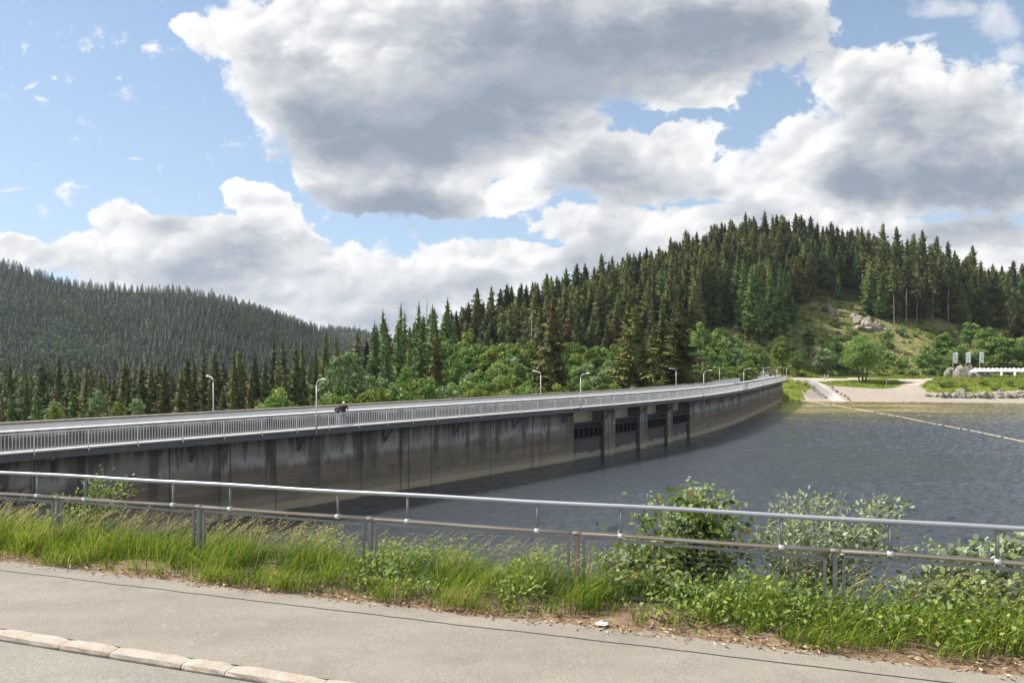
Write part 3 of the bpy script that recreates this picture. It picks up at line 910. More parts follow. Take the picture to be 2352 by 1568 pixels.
tag(blades(n, u, v, h, rng.uniform(.007, .014, n), .20 + .45 * rng.random(n), tint, 'grass', GRASS),
    'tall bright green grass growing along the footpath under the pipe fence', 'grass', kind='stuff')
# flowering grasses, straw coloured
n = 2600
u = rng.uniform(-12, 19, n); v = rng.uniform(9.3, 11.4, n); cl = fbm(u, v, 1.1, 77)
xs = CX + F * (u * UX + v * VX) / np.maximum(u * UY + v * VY, 1)
k = (cl > -.12 + .22 * sstep(xs, 900, 1500)); u, v = u[k], v[k]; n = len(u)
h = rng.uniform(.62, 1.0, n) + np.maximum(0, v - 10) * .45
z0 = -GRADE * u - np.maximum(0, v - 10.0) * .81
P = []; T = []; Q = []
for i in range(n):
    b0 = np.array([u[i] * UX + v[i] * VX, u[i] * UY + v[i] * VY, z0[i]])
    ld = np.array([-UX, -UY, 0]) * random.uniform(.25, .75) + rng.normal(0, .1, 3) * [1, 1, 0]
    pt = [b0 + np.array([0, 0, h[i] * f * (1 - .2 * f)]) + ld * h[i] * f ** 2.2 for f in (0, .45, .75, 1.)]
    s_ = np.array([VX, VY, 0]) if random.random() < .3 else np.array([UX, UY, 0])
    for a, e, w in zip(pt[:-1], pt[1:], (.004, .0035, .003)):
        k = len(P); P += [a - s_ * w, a + s_ * w, e + s_ * w, e - s_ * w]; T += [.8] * 4; Q.append((k, k + 1, k + 2, k + 3))
    tip = pt[-1]; d = (pt[-1] - pt[-2]); d /= np.linalg.norm(d)
    for j in range(9):
        q0 = tip - d * (.03 * j - .06); o_ = rng.normal(0, 1, 3); o_ = o_ / np.linalg.norm(o_) * .022 * (1 - j * .06) + d * .03
        w_ = np.cross(o_, rng.normal(0, 1, 3)); w_ = w_ / (np.linalg.norm(w_) + 1e-6) * .006
        k = len(P); P += [q0, q0 + o_ * .6 + w_, q0 + o_ * 1.3, q0 + o_ * .6 - w_]; T += [.93 + .07 * random.random()] * 4; Q.append((k, k + 1, k + 2, k + 3))
tag(link('flowering_grass', np_mesh('flowering_grass', P, Q, GRASS, T)), 'straw coloured flowering grass stems leaning in the wind behind the fence', 'grass', kind='stuff')


def leaf_cloud(pts, dirs, size, tint, fold=.25, aspect=.55):
    """folded diamond leaves: pts, dirs (n,3); size (n,)"""
    n = len(pts); d = dirs / np.linalg.norm(dirs, axis=1, keepdims=True)
    r = rng.normal(0, 1, (n, 3)); s = np.cross(d, r); s /= np.linalg.norm(s, axis=1, keepdims=True) + 1e-9
    up = np.cross(s, d)
    L = size[:, None]
    V = np.stack([pts, pts + d * L * .5 + s * L * aspect * .5 + up * L * fold * .3, pts + d * L, pts + d * L * .5 - s * L * aspect * .5 + up * L * fold * .3], 1)
    return V.reshape(-1, 3), np.arange(n * 4).reshape(n, 4), np.repeat(tint, 4)


def shrub(name, label, base, blobs, n, size, m, wood, wind=(.6, 0, .1), stems=7, group=None, twig=.012, t0=.5, tv=.2, cat='shrub', aspect=.55):
    """blobs: list of (centre, radii, share) in world space"""
    o = thing(name, label, cat, base, 0, group); b0 = Vector(base)
    P = []; D = []; T = []
    wmb = MB(); tw = []
    tot = sum(bl[2] for bl in blobs)
    for c, r, sh in blobs:
        k = int(n * sh / tot); c = np.array(c); r = np.array(r)
        ns = max(3, int(stems * sh / tot * len(blobs)))
        for q in range(ns):                                     # twigs through the blob, leaves sit along them
            dv = rng.normal(0, 1, 3); dv /= np.linalg.norm(dv); dv[2] = abs(dv[2]) * .9 - .25
            tip = c + dv * r * (random.uniform(.6, 1.1) if random.random() < .7 else random.uniform(1.1, 1.55))
            root = np.array(b0) + rng.normal(0, .05, 3) * [1, 1, 0]
            mid = root * .45 + (c * .6 + tip * .4) * .55 + rng.normal(0, .06, 3)
            pts = [root * (1 - f) ** 2 + mid * 2 * f * (1 - f) + tip * f * f for f in np.linspace(0, 1, 7)]
            wmb.tube(pts, [twig * (1 - .8 * f) + .002 for f in np.linspace(0, 1, 7)], 5, False)
            kk = max(4, k // ns)
            f = .38 + .64 * rng.random(kk) ** .8
            pp = np.array([root * (1 - a) ** 2 + mid * 2 * a * (1 - a) + tip * a * a for a in f])
            spread = .2 * r * (.35 + .9 * (1 - np.abs(f - .75)))[:, None]
            pp = pp + rng.normal(0, 1, (kk, 3)) * spread
            P.append(pp); D.append(rng.normal(0, .8, (kk, 3)) + np.array(wind) + dv * .5)
            T.append(np.clip(t0 + rng.normal(0, tv, kk) + random.uniform(-.12, .12), 0, 1))
    P = np.concatenate(P); D = np.concatenate(D); T = np.concatenate(T)
    V, Q, TT = leaf_cloud(P, D, rng.uniform(.65, 1.25, len(P)) * size, T, aspect=aspect)
    lf = link('leaves', np_mesh('leaves', V, Q, m, TT), o); lf.location = -b0
    part(wmb, 'stems', wood, o)
    return o


WOOD = simple('pale_twig_bark', (.33, .28, .20), .8, .3, 8)
DWOOD = simple('brown_bark', (.12, .09, .065), .9, .4, 5)
L_FRESH = leaf_mat('fresh_leaf', [(.05, .10, .012), (.16, .26, .025), (.34, .41, .06), (.46, .45, .14)], (.26, .35, .12), .45, .1)
L_DARK = leaf_mat('maple_leaf', [(.035, .08, .014), (.11, .19, .022), (.22, .29, .045), (.40, .27, .05)], (.30, .37, .18), .42, .1)
L_WHITE = leaf_mat('whitebeam_leaf', [(.05, .09, .025), (.13, .185, .055), (.25, .30, .12), (.34, .37, .19)], (.36, .42, .27), .35, .1)


def wpt(x, y, v):
    """point above the line v of the verge, in the direction of (x, y)"""
    a = (x - CX) / F; Y = v / (a * VX + VY)
    return np.array(at(x, y, Y))


def foot(x, v):
    a = (x - CX) / F; Y = v / (a * VX + VY); X = a * Y; u = X * UX + Y * UY
    return (X, Y, verge_z(u, v) - .02)


def blob(x, y, v, rx, ry, sh=1.0, deep=.8):
    p = wpt(x, y, v); s = p[1] / F
    return (p, (rx * s, rx * s * deep, ry * s), sh)


shrub('leafy_shrub', 'bright green wind-blown shrub in front of the dam wall at the left of the fence', foot(190, 11.2),
      [blob(205, 1135, 11.2, 62, 30), blob(245, 1105, 11.2, 45, 30, .8), blob(170, 1190, 11.1, 60, 45, 1.0), blob(80, 1200, 11.0, 70, 35, .5)], 2300, .075, L_FRESH, DWOOD, stems=16, t0=.55)
shrub('leafy_shrub', 'low rounded leafy shrub between the tall grass and the water, left of the middle', foot(735, 11.0),
      [blob(735, 1240, 11.0, 80, 32), blob(700, 1275, 10.8, 60, 30, .6)], 1300, .07, L_FRESH, DWOOD, stems=12, t0=.5)
shrub('leafy_shrub', 'dense dark green shrub with some rusty leaves rising above both fence rails', foot(1560, 10.6),
      [blob(1560, 1200, 10.7, 100, 75, 1.2), blob(1610, 1150, 10.7, 65, 45, .8), blob(1520, 1275, 10.5, 120, 60, 1.2), blob(1665, 1235, 10.6, 65, 60, .6), blob(1450, 1320, 10.3, 90, 55, .7)],
      5200, .10, L_DARK, DWOOD, stems=26, t0=.45, tv=.25, aspect=.75)
shrub('leafy_shrub', 'thin pale sprig standing behind the dark green shrub', foot(1575, 11.6), [blob(1580, 1120, 11.6, 26, 34)], 90, .09, L_WHITE, WOOD, stems=4)
shrub('leafy_shrub', 'silvery leaved shrub with bare pale twigs above the upper rail, right of the dark shrub', foot(1790, 11.0),
      [blob(1880, 1160, 11.0, 105, 32, 1.0), blob(2000, 1160, 11.0, 75, 36, .8), blob(1900, 1215, 11.0, 130, 40, 1.0), blob(2030, 1240, 10.9, 60, 40, .4), blob(1785, 1215, 10.9, 30, 45, .25)],
      3000, .085, L_WHITE, WOOD, (.9, -.1, .1), stems=7, t0=.5, twig=.016)
shrub('leafy_shrub', 'large leaved pale shrub at the right end of the fence', foot(2240, 10.7),
      [blob(2180, 1275, 10.8, 70, 45, .7), blob(2290, 1290, 10.6, 90, 55, 1.0), blob(2360, 1275, 10.6, 70, 50, .8), blob(2110, 1330, 10.4, 70, 50, .5)], 2300, .115, L_WHITE, WOOD, (.9, -.1, .1), stems=9, t0=.55, aspect=.75)
# low leafy weeds filling the verge on the right, and scattered through the grass
n = 21000
u = rng.uniform(-9, 6.5, n); v = rng.uniform(8.85, 11.3, n); cl = fbm(u, v, .8, 61)
xs = CX + F * (u * UX + v * VX) / np.maximum(u * UY + v * VY, 1)
k = (cl > .0 - .45 * sstep(xs, 1250, 1700) - .2 * sstep(xs, 1700, 2300)) & (v > 8.95 - cl * .5); u, v, cl, xs = u[k], v[k], cl[k], xs[k]; n = len(u)
hz = rng.random(n) ** .7 * (.30 + .55 * np.clip(cl + .35, 0, .9)) * (.5 + .5 * sstep(v, 8.8, 9.4)) * (.8 + .4 * sstep(xs, 1300, 2200)) + np.maximum(0, v - 10) * .7 * rng.random(n)
pts = np.stack([u * UX + v * VX, u * UY + v * VY, -GRADE * u - np.maximum(0, v - 10) * .81 + .02 + hz], -1)
V, Q, TT = leaf_cloud(pts, rng.normal(0, .7, (n, 3)) + [.5, 0, .1], rng.uniform(.035, .10, n), np.clip(.5 + .4 * cl + rng.normal(0, .2, n), 0, 1))
tag(link('weeds', np_mesh('weeds', V, Q, L_FRESH, TT)), 'leafy green weeds mixed into the verge under the fence', 'weeds', kind='stuff')

# dry litter on the soil edge
n = 2600
u = rng.uniform(-9, 15, n); v = rng.normal(8.78, .16, n).clip(8.55, 9.4)
pts = np.stack([u * UX + v * VX, u * UY + v * VY, -GRADE * u + .012 + .03 * rng.random(n)], -1)
V, Q, TT = leaf_cloud(pts, rng.normal(0, 1, (n, 3)) * [1, 1, .25], rng.uniform(.03, .11, n), rng.random(n), aspect=.3)
STRAW = leaf_mat('dry_straw', [(.16, .09, .05), (.34, .24, .13), (.5, .4, .26)], None, 0, 0, .8)
tag(link('dry_leaves', np_mesh('dry_leaves', V, Q, STRAW, TT)), 'dry stalks and dead leaves strewn along the path edge', 'dead leaves', kind='stuff')


def crumple(name, label, x, y, r, seed):
    p = None
    a = (x - CX) / F; b_ = (y - YH) / F
    Y = (HC - .03) / (b_ - GRADE * (a * UX + UY))
    rr = np.random.default_rng(seed); mb = MB(); n, m_ = 10, 6; vs = []
    for i in range(m_):
        for j in range(n):
            th = math.pi * (i + .5) / m_; ph = 2 * math.pi * j / n; q = rr.uniform(.7, 1.2)
            vs.append((r * 1.6 * q * math.sin(th) * math.cos(ph), r * q * math.sin(th) * math.sin(ph), r * .38 * (q * math.cos(th) + .7)))
    fs = [(i * n + j, i * n + (j + 1) % n, (i + 1) * n + (j + 1) % n, (i + 1) * n + j) for i in range(m_ - 1) for j in range(n)]
    mb.add(vs, fs + [tuple(range(n - 1, -1, -1)), tuple(range((m_ - 1) * n, m_ * n))])
    o = mb.build(name, PAPER); o.location = (a * Y, Y, HC - b_ * Y)
    tag(o, label, 'litter')


PAPER = simple('white_paper', (.75, .74, .72), .8, .08, 12)
crumple('crumpled_paper', 'larger white crumpled paper lying at the path edge right of the rusty post', 1383, 1434, .055, 3)
crumple('crumpled_paper', 'small white scrap of paper just behind the larger one in the soil', 1421, 1423, .028, 5)
for xa, ya, xb, yb, lab in ((2020, 1442, 2062, 1492, 'pale dry stick leaning in the soil at the foot of the fence'),):
    a = foot(xa, 9.4); b_ = foot(xb, 8.9)
    o = MB().tube([Vector(a) + Vector((0, 0, .16)), Vector(b_) + Vector((0, 0, .03))], [.014, .02], 6).build('stick', WOOD); tag(o, lab, 'stick')

# ------------------------------------------------------------------ trees
def spruce_crown(h, r, c0, whorls, per, steps, seed, droop=.35, top=1.0, thin=1.0, rag=.3, core=.62):
    """drooping branch whorls carrying flat sprays: returns triangles"""
    g = np.random.default_rng(seed); P = []; T = []
    nb = whorls * per
    f = (np.arange(nb) / nb + g.normal(0, .25 / whorls, nb)).clip(0, .985)
    z = h * (c0 + (1 - c0) * f)
    phi = np.arange(nb) * 2.399 + g.normal(0, .35, nb)
    L = r * ((1 - f) ** top * .96 + .04) * (1 + g.normal(0, rag, nb)).clip(.45, 1.5)
    low = 1 - f
    lowfade = np.minimum(1, .45 + f * 6)                      # the lowest branches are shorter
    L *= lowfade
    a = .30 - .5 * low * droop * 2; b = -.28 * low * droop * 2 - .05
    out = np.stack([np.cos(phi), np.sin(phi), np.zeros(nb)], -1); sd = np.stack([-np.sin(phi), np.cos(phi), np.zeros(nb)], -1)
    up = np.array([0, 0, 1.])
    ctr = np.stack([g.normal(0, .08, nb), g.normal(0, .08, nb), z], -1)
    tb = g.normal(0, .16, nb)
    fs = np.linspace(.12, 1, steps)

    def pos(q): return ctr + out * (L * q)[:, None] + up * (L * (a * q + b * q * q + .16 * low * q ** 3))[:, None]
    dq = .8 / steps
    for q in fs:
        p0, p1 = pos(q - dq), pos(min(q + dq, 1.12)); w = (L * .46 * (1.15 - q) + .20 * r * .3) * thin
        for s_ in (-1, 1):
            tip = pos(q) + sd * (s_ * w * g.uniform(.6, 1.25, nb))[:, None] + out * (w * .55)[:, None] - up * (w * g.uniform(.1, .95, nb))[:, None]
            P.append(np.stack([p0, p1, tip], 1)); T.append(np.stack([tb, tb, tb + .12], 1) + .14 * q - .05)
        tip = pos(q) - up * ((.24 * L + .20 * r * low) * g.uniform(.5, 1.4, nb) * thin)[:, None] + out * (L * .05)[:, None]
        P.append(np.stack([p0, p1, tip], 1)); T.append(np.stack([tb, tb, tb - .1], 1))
    # dense inner crown
    nr_, ns_ = 12, 9
    ring = []
    for i in range(nr_ + 1):
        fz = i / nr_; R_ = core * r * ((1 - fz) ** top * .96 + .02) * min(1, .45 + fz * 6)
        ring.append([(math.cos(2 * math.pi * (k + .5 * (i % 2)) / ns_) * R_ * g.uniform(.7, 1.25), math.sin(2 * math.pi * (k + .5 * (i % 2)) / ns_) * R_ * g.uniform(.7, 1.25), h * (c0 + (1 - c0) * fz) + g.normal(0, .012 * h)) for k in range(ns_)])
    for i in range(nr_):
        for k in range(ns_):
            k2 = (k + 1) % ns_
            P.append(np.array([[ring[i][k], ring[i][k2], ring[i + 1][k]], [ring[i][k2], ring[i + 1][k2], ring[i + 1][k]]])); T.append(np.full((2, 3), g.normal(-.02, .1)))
    # leader
    k = 5
    for i in range(k):
        t_ = 2 * math.pi * i / k
        P.append(np.array([[(0, 0, h * .93), (math.cos(t_) * .045 * r + .001, math.sin(t_) * .045 * r, h * .965), (0, 0, h * 1.02)]])); T.append(np.array([[.1, .1, .2]]))
    P = np.concatenate(P).reshape(-1, 3); T = np.concatenate(T).reshape(-1)
    return P, np.arange(len(P)).reshape(-1, 3), T


def broad_crown(h, r, c0, clumps, leaves, size, seed, flat=1.0):
    g = np.random.default_rng(seed); P = []; D = []; T = []; S = []
    H = h * (1 - c0) / 2; cz = h * (1 + c0) / 2
    for i in range(clumps):
        d = g.normal(0, 1, 3); d /= np.linalg.norm(d); q = g.uniform(.35, .86)
        taper = 1.0 if d[2] < 0 else 1 - .28 * d[2]
        c = d * [r * q * taper, r * q * taper, H * q * 1.02] + [0, 0, cz]
        cr = r * g.uniform(.13, .33)
        dv = g.normal(0, 1, (leaves, 3)); dv /= np.linalg.norm(dv, axis=1, keepdims=True); dv[:, 2] = np.abs(dv[:, 2]) * 1.2 - .35
        P.append(c + dv * cr * g.uniform(.55, 1.12, (leaves, 1)) * [1, 1, .8 * flat]); D.append(dv * .7 + g.normal(0, .6, (leaves, 3)) + [0, 0, -.1])
        T.append(np.full(leaves, .5 + g.normal(0, .12)) + g.normal(0, .1, leaves)); S.append(g.uniform(.6, 1.3, leaves) * size)
    P, D, T, S = (np.concatenate(a) for a in (P, D, T, S))
    # leaves: diamonds across their direction
    d = D / np.linalg.norm(D, axis=1, keepdims=True); rr = g.normal(0, 1, D.shape); s = np.cross(d, rr); s /= np.linalg.norm(s, axis=1, keepdims=True)
    u2 = np.cross(s, d); L = S[:, None]
    V = np.stack([P - s * L * .5, P + u2 * L * .38 + d * L * .1, P + s * L * .5, P - u2 * L * .38], 1).reshape(-1, 3)
    return V, np.arange(len(V)).reshape(-1, 4), np.repeat(T.clip(0, 1), 4)


def trunk_mesh(h, r, lean=.0, limbs=0, crown_r=0, seed=0):
    g = random.Random(seed); mb = MB()
    mb.tube([(0, 0, -.6), (0, 0, .2), (lean * .3, 0, h * .4), (lean, 0, h * .94)], [r * 1.25, r, r * .75, r * .12], 7)
    for i in range(limbs):
        z = h * g.uniform(.22, .6); a = g.uniform(0, 6.28); L = crown_r * g.uniform(.5, .9)
        mb.tube([(0, 0, z), (math.cos(a) * L * .5, math.sin(a) * L * .5, z + L * .45), (math.cos(a) * L, math.sin(a) * L, z + L * 1.1)], [r * .5, r * .3, r * .08], 5)
    return mb.mesh('trunk', BARK, True)


BARK = simple('dark_conifer_bark', (.075, .06, .05), .9, .4, 3, c2=(.05, .04, .035))
PBARK = simple('pale_conifer_bark', (.25, .21, .175), .9, .4, 3, c2=(.14, .11, .095))
SPR = leaf_mat('spruce_needles', [(.015, .024, .009), (.058, .078, .022), (.125, .145, .038), (.20, .21, .06)], None, .10, .4, .7)
SPRB = leaf_mat('brown_spruce_needles', [(0.0208, 0.0234, 0.0091), (0.0650, 0.0676, 0.0208), (0.1365, 0.1274, 0.0364), (0.2080, 0.1820, 0.0585)], None, .10, .25, .7)
SPRG = leaf_mat('green_fir_needles', [(0.0201, 0.0431, 0.0144), (0.0690, 0.1222, 0.0359), (0.1437, 0.2229, 0.0604), (0.2444, 0.3162, 0.1006)], None, .12, .3, .7)
SPRD = leaf_mat('shaded_blue_green_needles', [(0.0050, 0.0099, 0.0062), (0.0161, 0.0285, 0.0149), (0.0360, 0.0527, 0.0260), (0.0620, 0.0775, 0.0372)], None, .05, .4, .7)  # dark conifer colour, deepened to stand in for cloud shade on far hills
BRD = leaf_mat('broadleaf_foliage', [(.035, .075, .016), (.10, .185, .036), (.19, .29, .065), (.33, .42, .14)], None, .32, .35, .55)
BRW = leaf_mat('silvery_foliage', [(.06, .10, .04), (.15, .23, .085), (.28, .37, .17), (.46, .52, .32)], None, .28, .25, .5)
BRY = leaf_mat('yellow_green_foliage', [(.05, .085, .014), (.14, .20, .034), (.25, .31, .06), (.37, .39, .13)], None, .32, .25, .55)

SPR_V = []          # unit trees: 30 m tall, crown radius 3.6 m
for i, (c0, top, rag, droop) in enumerate(((.06, .85, .25, .36), (.10, .75, .3, .42), (.05, .95, .22, .3), (.14, .8, .34, .45))):
    SPR_V.append(spruce_crown(30, 3.6, c0, 38, 7, 5, 100 + i, droop, top, 1.0, rag))
SPR_BARE = [spruce_crown(30, 2.9, c0, 22, 7, 5, 120 + i, .5, .6, 1.0, .35) for i, c0 in enumerate((.45, .36, .52))]
SPR_THIN = [spruce_crown(30, 2.3, .3, 20, 4, 4, 140, .2, .7, .55, .4, .05)]
FIR_TOP = [spruce_crown(30, 3.4, .25, 20, 6, 5, 150, .12, .45, 1.0, .25)]
LOW_V = [spruce_crown(30, 3.5, .12, 19, 6, 3, 160 + i, .38, .72, 1.45, .28, .66) for i in range(4)]
BRD_V = [broad_crown(10, 4.2, .10, 58, 105, .44, 200 + i) for i in range(4)]
BUSH_V = [broad_crown(3, 2.0, .0, 16, 80, .30, 220 + i) for i in range(3)]
_tr = trunk_mesh(30, .26, .1); _trp = trunk_mesh(30, .27, .15); _trp.materials[0] = PBARK; _trb = [trunk_mesh(10, .2, .3, 7, 4, i) for i in range(2)]
_trbush = trunk_mesh(3, .07, .1, 5, 1.6, 4)
_mc = {}


def crown_me(kind, i, m):
    key = (kind, i, m.name)
    if key not in _mc:
        V, Q, T = {'spruce': SPR_V, 'bare': SPR_BARE, 'thin': SPR_THIN, 'firtop': FIR_TOP, 'low': LOW_V, 'broad': BRD_V, 'bush': BUSH_V}[kind][i]
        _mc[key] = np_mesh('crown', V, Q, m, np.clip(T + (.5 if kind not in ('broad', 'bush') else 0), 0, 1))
    return _mc[key]


def tree(name, label, cat, p, h, r, kind, var, m, group=None, rz=None):
    """h = full height, r = crown radius in metres"""
    hb, rb = {'spruce': (30, 3.6), 'bare': (30, 2.9), 'thin': (30, 2.3), 'firtop': (30, 3.4), 'low': (30, 3.5), 'broad': (10, 4.2), 'bush': (3, 2.0)}[kind]
    o = thing(name, label, cat, p, random.uniform(0, 6.28) if rz is None else rz, group)
    o.scale = (r / rb, r / rb, h / hb)
    o.rotation_euler = (random.gauss(0, .014), random.gauss(0, .014), o.rotation_euler[2])
    if kind == 'broad': tm = _trb[var % 2]
    elif kind == 'bush': tm = _trbush
    else: tm = _trp if kind in ('bare', 'thin') else _tr
    tk = link('trunk', tm, o); cw = link('crown', crown_me(kind, var, m), o)
    if kind == 'broad' and h > 3.0 * r:                      # tall trunk, rounded crown on top
        f = 2.8 * r / h; cw.scale = (1, 1, f); cw.location = (0, 0, hb * (1 - f))
    return o


n_ind = {'spruce': 0, 'broad': 0, 'bush': 0}


def stand(x, ytop, Y, hw, kind, var, m, label, name, cat, group=None, zb=None, min_h=3.0):
    """a tree Y metres away whose tip shows at (x, ytop)"""
    p = at(x, ytop, Y); z = gz(p.x, p.y) if zb is None else zb
    h = max(min_h, p.z - z)
    n_ind['spruce' if kind not in ('broad', 'bush') else kind] += 1
    r_ = hw * Y / F
    if kind == 'broad': r_ = max(r_ * 1.1, h * .115) if x > 560 else r_
    return tree(name, label, cat, (p.x, p.y, z), h, r_, kind, var, m, group)


def sp(x, yt, Y, hw, label, m=SPR, kind='spruce', var=None, group=None, name='spruce_tree'):
    k = {'spruce': 4, 'bare': 3, 'thin': 1, 'firtop': 1}[kind]
    return stand(x, yt, Y, hw * (1.0 if kind == 'thin' else 1.5 if hw > 34 else 1.65), kind, random.randrange(k) if var is None else var, m, label, name, 'spruce', group)


# --- the spruces one can tell apart
sp(744, 762, 118, 36, 'tall dark spruce behind the dam wall just right of the second lamp', SPR, var=0)
sp(699, 779, 150, 20, 'light green larch among dark spruces left of the tall spruce by the second lamp', SPRG, var=2, name='larch_tree')
sp(835, 748, 150, 17, 'thin ragged spruce with a bare pointed top left of the green fir group', SPR, 'thin')
sp(1005, 750, 112, 38, 'dark brownish spruce in front of the green fir group behind the dam', SPRB, var=1)
sp(977, 690, 165, 16, 'sparse dark spruce tip standing highest in the green fir group', SPR, 'thin')
sp(1262, 679, 108, 50, 'broad brown spruce standing alone above the broadleaf trees behind the dam', SPRB, var=3)
sp(1451, 695, 122, 44, 'left one of the twin olive spruces above the outer parapet', SPRB, var=0)
sp(1464, 703, 120, 46, 'right one of the twin olive spruces above the outer parapet', SPR, var=1)
sp(1523, 690, 132, 28, 'narrow spruce between the twin olive spruces and the broad dark one', SPR, var=2)
sp(1561, 695, 126, 40, 'broad dark spruce right of the twins, behind the street lamp', SPRB, var=1)
for x, yt, Y, hw in ((867, 742, 158, 24), (887, 714, 165, 26), (910, 701, 162, 30), (932, 717, 172, 24), (954, 699, 168, 30), (998, 704, 172, 26), (1027, 688, 180, 28), (880, 760, 140, 26), (925, 745, 146, 28), (962, 752, 150, 26), (905, 775, 135, 24), (945, 790, 135, 24)):
    sp(x, yt, Y, hw, 'green fir in the bright fir group rising behind the dam', SPRG, group='green firs behind the dam', name='fir_tree')
# --- spruces in the valley below the dam, left part
L_V = 'spruce in the valley row behind the left half of the dam parapet'
for x, yt, Y, hw, mm in ((27, 831, 150, 26, SPR), (94, 831, 140, 28, SPR), (134, 820, 150, 26, SPR), (158, 838, 135, 28, SPR), (198, 841, 130, 27, SPR), (233, 845, 150, 22, SPR), (284, 828, 150, 24, SPR), (321, 833, 138, 30, SPR),
                         (345, 826, 155, 24, SPR), (375, 827, 145, 28, SPRB), (426, 819, 140, 28, SPR), (450, 826, 150, 24, SPR), (471, 808, 145, 28, SPR), (514, 803, 150, 28, SPRB), (535, 812, 135, 28, SPR), (557, 795, 150, 30, SPR), (584, 811, 140, 26, SPR),
                         (619, 777, 155, 24, SPR), (654, 785, 150, 24, SPRB), (685, 791, 140, 24, SPR), (777, 769, 150, 24, SPR), (720, 800, 160, 20, SPR), (404, 851, 118, 30, SPRB), (60, 846, 128, 26, SPR), (0, 850, 135, 26, SPR), (-30, 840, 150, 26, SPR),
                         (600, 830, 125, 26, SPR), (490, 850, 118, 28, SPR), (640, 815, 130, 24, SPR), (665, 840, 118, 24, SPR), (300, 862, 118, 24, SPR), (205, 875, 110, 26, SPR)):
    sp(x, yt, Y, hw, L_V, mm, group='spruces in the valley below the dam')
for x, yt, Y, hw in ((37, 899, 92, 30), (83, 903, 90, 32), (128, 881, 98, 32), (171, 887, 95, 32), (329, 899, 90, 28), (262, 872, 98, 34), (10, 915, 84, 28), (-20, 895, 92, 30), (570, 860, 105, 30), (530, 870, 102, 28), (440, 872, 104, 28)):
    sp(x, yt, Y, hw, 'sunlit yellowish young spruce close behind the left end of the parapet', SPRG if x % 2 else SPRB, group='young spruces close behind the parapet')

# --- conifers along the edge of the clearing, bare trunks below
clearing = [(1600, 905), (1600, 775), (1690, 738), (1740, 770), (1800, 775), (1815, 735), (1850, 700), (1900, 668), (1985, 662), (1995, 735), (2150, 742), (2230, 755), (2352, 762), (2700, 770), (2700, 905)]


def edge_tree(xb, yb_, yt, hw, label, kind='bare', m=SPR, group='tall bare-trunked spruces along the clearing', var=None, name='spruce_tree'):
    p = on_ground(xb, yb_)
    if p is None: return
    h = (yb_ - yt) / F * p.y
    n_ind['spruce'] += 1
    return tree(name, label, 'spruce', p, h, hw * p.y / F, kind, random.randrange({'spruce': 4, 'bare': 3, 'thin': 1, 'firtop': 1}[kind]) if var is None else var, m, group)


LB = 'tall spruce with a bare pale trunk at the edge of the hillside clearing'
for a in ((1628, 745, 580, 12), (1647, 742, 575, 13), (2018, 722, 560, 14), (2054, 748, 570, 13), (2065, 740, 590, 11), (2081, 748, 548, 15), (2105, 750, 560, 14), (2121, 716, 565, 13), (2142, 743, 562, 15), (2220, 733, 590, 14), (2253, 743, 598, 14), (2200, 728, 585, 14), (1865, 692, 565, 12), (2040, 712, 555, 13), (2092, 722, 552, 13), (2160, 728, 572, 13)):
    edge_tree(*a, LB)
edge_tree(2178, 744, 553, 15, 'tallest bare-trunked spruce by the brush pile, its pale trunk clear against dark forest', var=0)
edge_tree(1925, 687, 628, 9, 'small pale green spruce alone at the upper rim of the clearing', 'spruce', SPRG, None)
edge_tree(1981, 676, 520, 13, 'tall spruce with a bare trunk at the top corner of the clearing', var=1)
for a in ((1745, 790, 598, 24), (1722, 775, 610, 20), (1770, 782, 622, 22), (1792, 772, 600, 18), (1706, 760, 600, 16)):
    edge_tree(*a, 'light olive conifer in the open group left of the clearing', 'spruce', SPRG, 'olive conifers left of the clearing')
for a in ((2100, 720, 535), (2030, 705, 512), (2062, 708, 520), (2120, 700, 528), (2150, 705, 542), (2235, 715, 563), (2330, 735, 598), (2345, 742, 604)):
    edge_tree(a[0], a[1], a[2], 16, 'flat topped silver fir on the skyline at the right of the hill', 'firtop', SPR, 'silver firs on the right skyline', 0, 'fir_tree')


def dead_tree(name, label, p, h, seed, br=1.0):
    g = random.Random(seed); mb = MB().tube([(0, 0, -.4), (.1, 0, h * .5), (0, .1, h)], [h * .006, h * .0045, .015], 6)
    o = thing(name, label, 'dead tree', p)
    tr_ = link('trunk', mb.mesh('trunk', GREYW, True), o)
    for i in range(int(70 * br)):
        z = h * g.uniform(.3, .97); a = g.uniform(0, 6.28); L = ((1 - z / h) * h * .13 + .35) * g.uniform(.6, 1.1)
        m2 = MB().tube([(0, 0, z), (math.cos(a) * L * .6, math.sin(a) * L * .6, z - L * .05), (math.cos(a) * L, math.sin(a) * L, z - L * .3)], [.05, .035, .012], 4, False)
        m2.build('branch', GREYW, tr_)
    return o


GREYW = simple('bleached_dead_wood', (.36, .33, .30), .9, .3, 3)
p = at(1221, 707, 150); z = gz(p.x, p.y)
dead_tree('dead_tree', 'bare grey dead tree left of the broad brown spruce', (p.x, p.y, z), p.z - z, 5)
p = on_ground(1903, 738); dead_tree('dead_tree', 'thin limbless dead trunk standing between the two rock outcrops on the clearing', p, (738 - 676) / F * p.y, 6, .3)

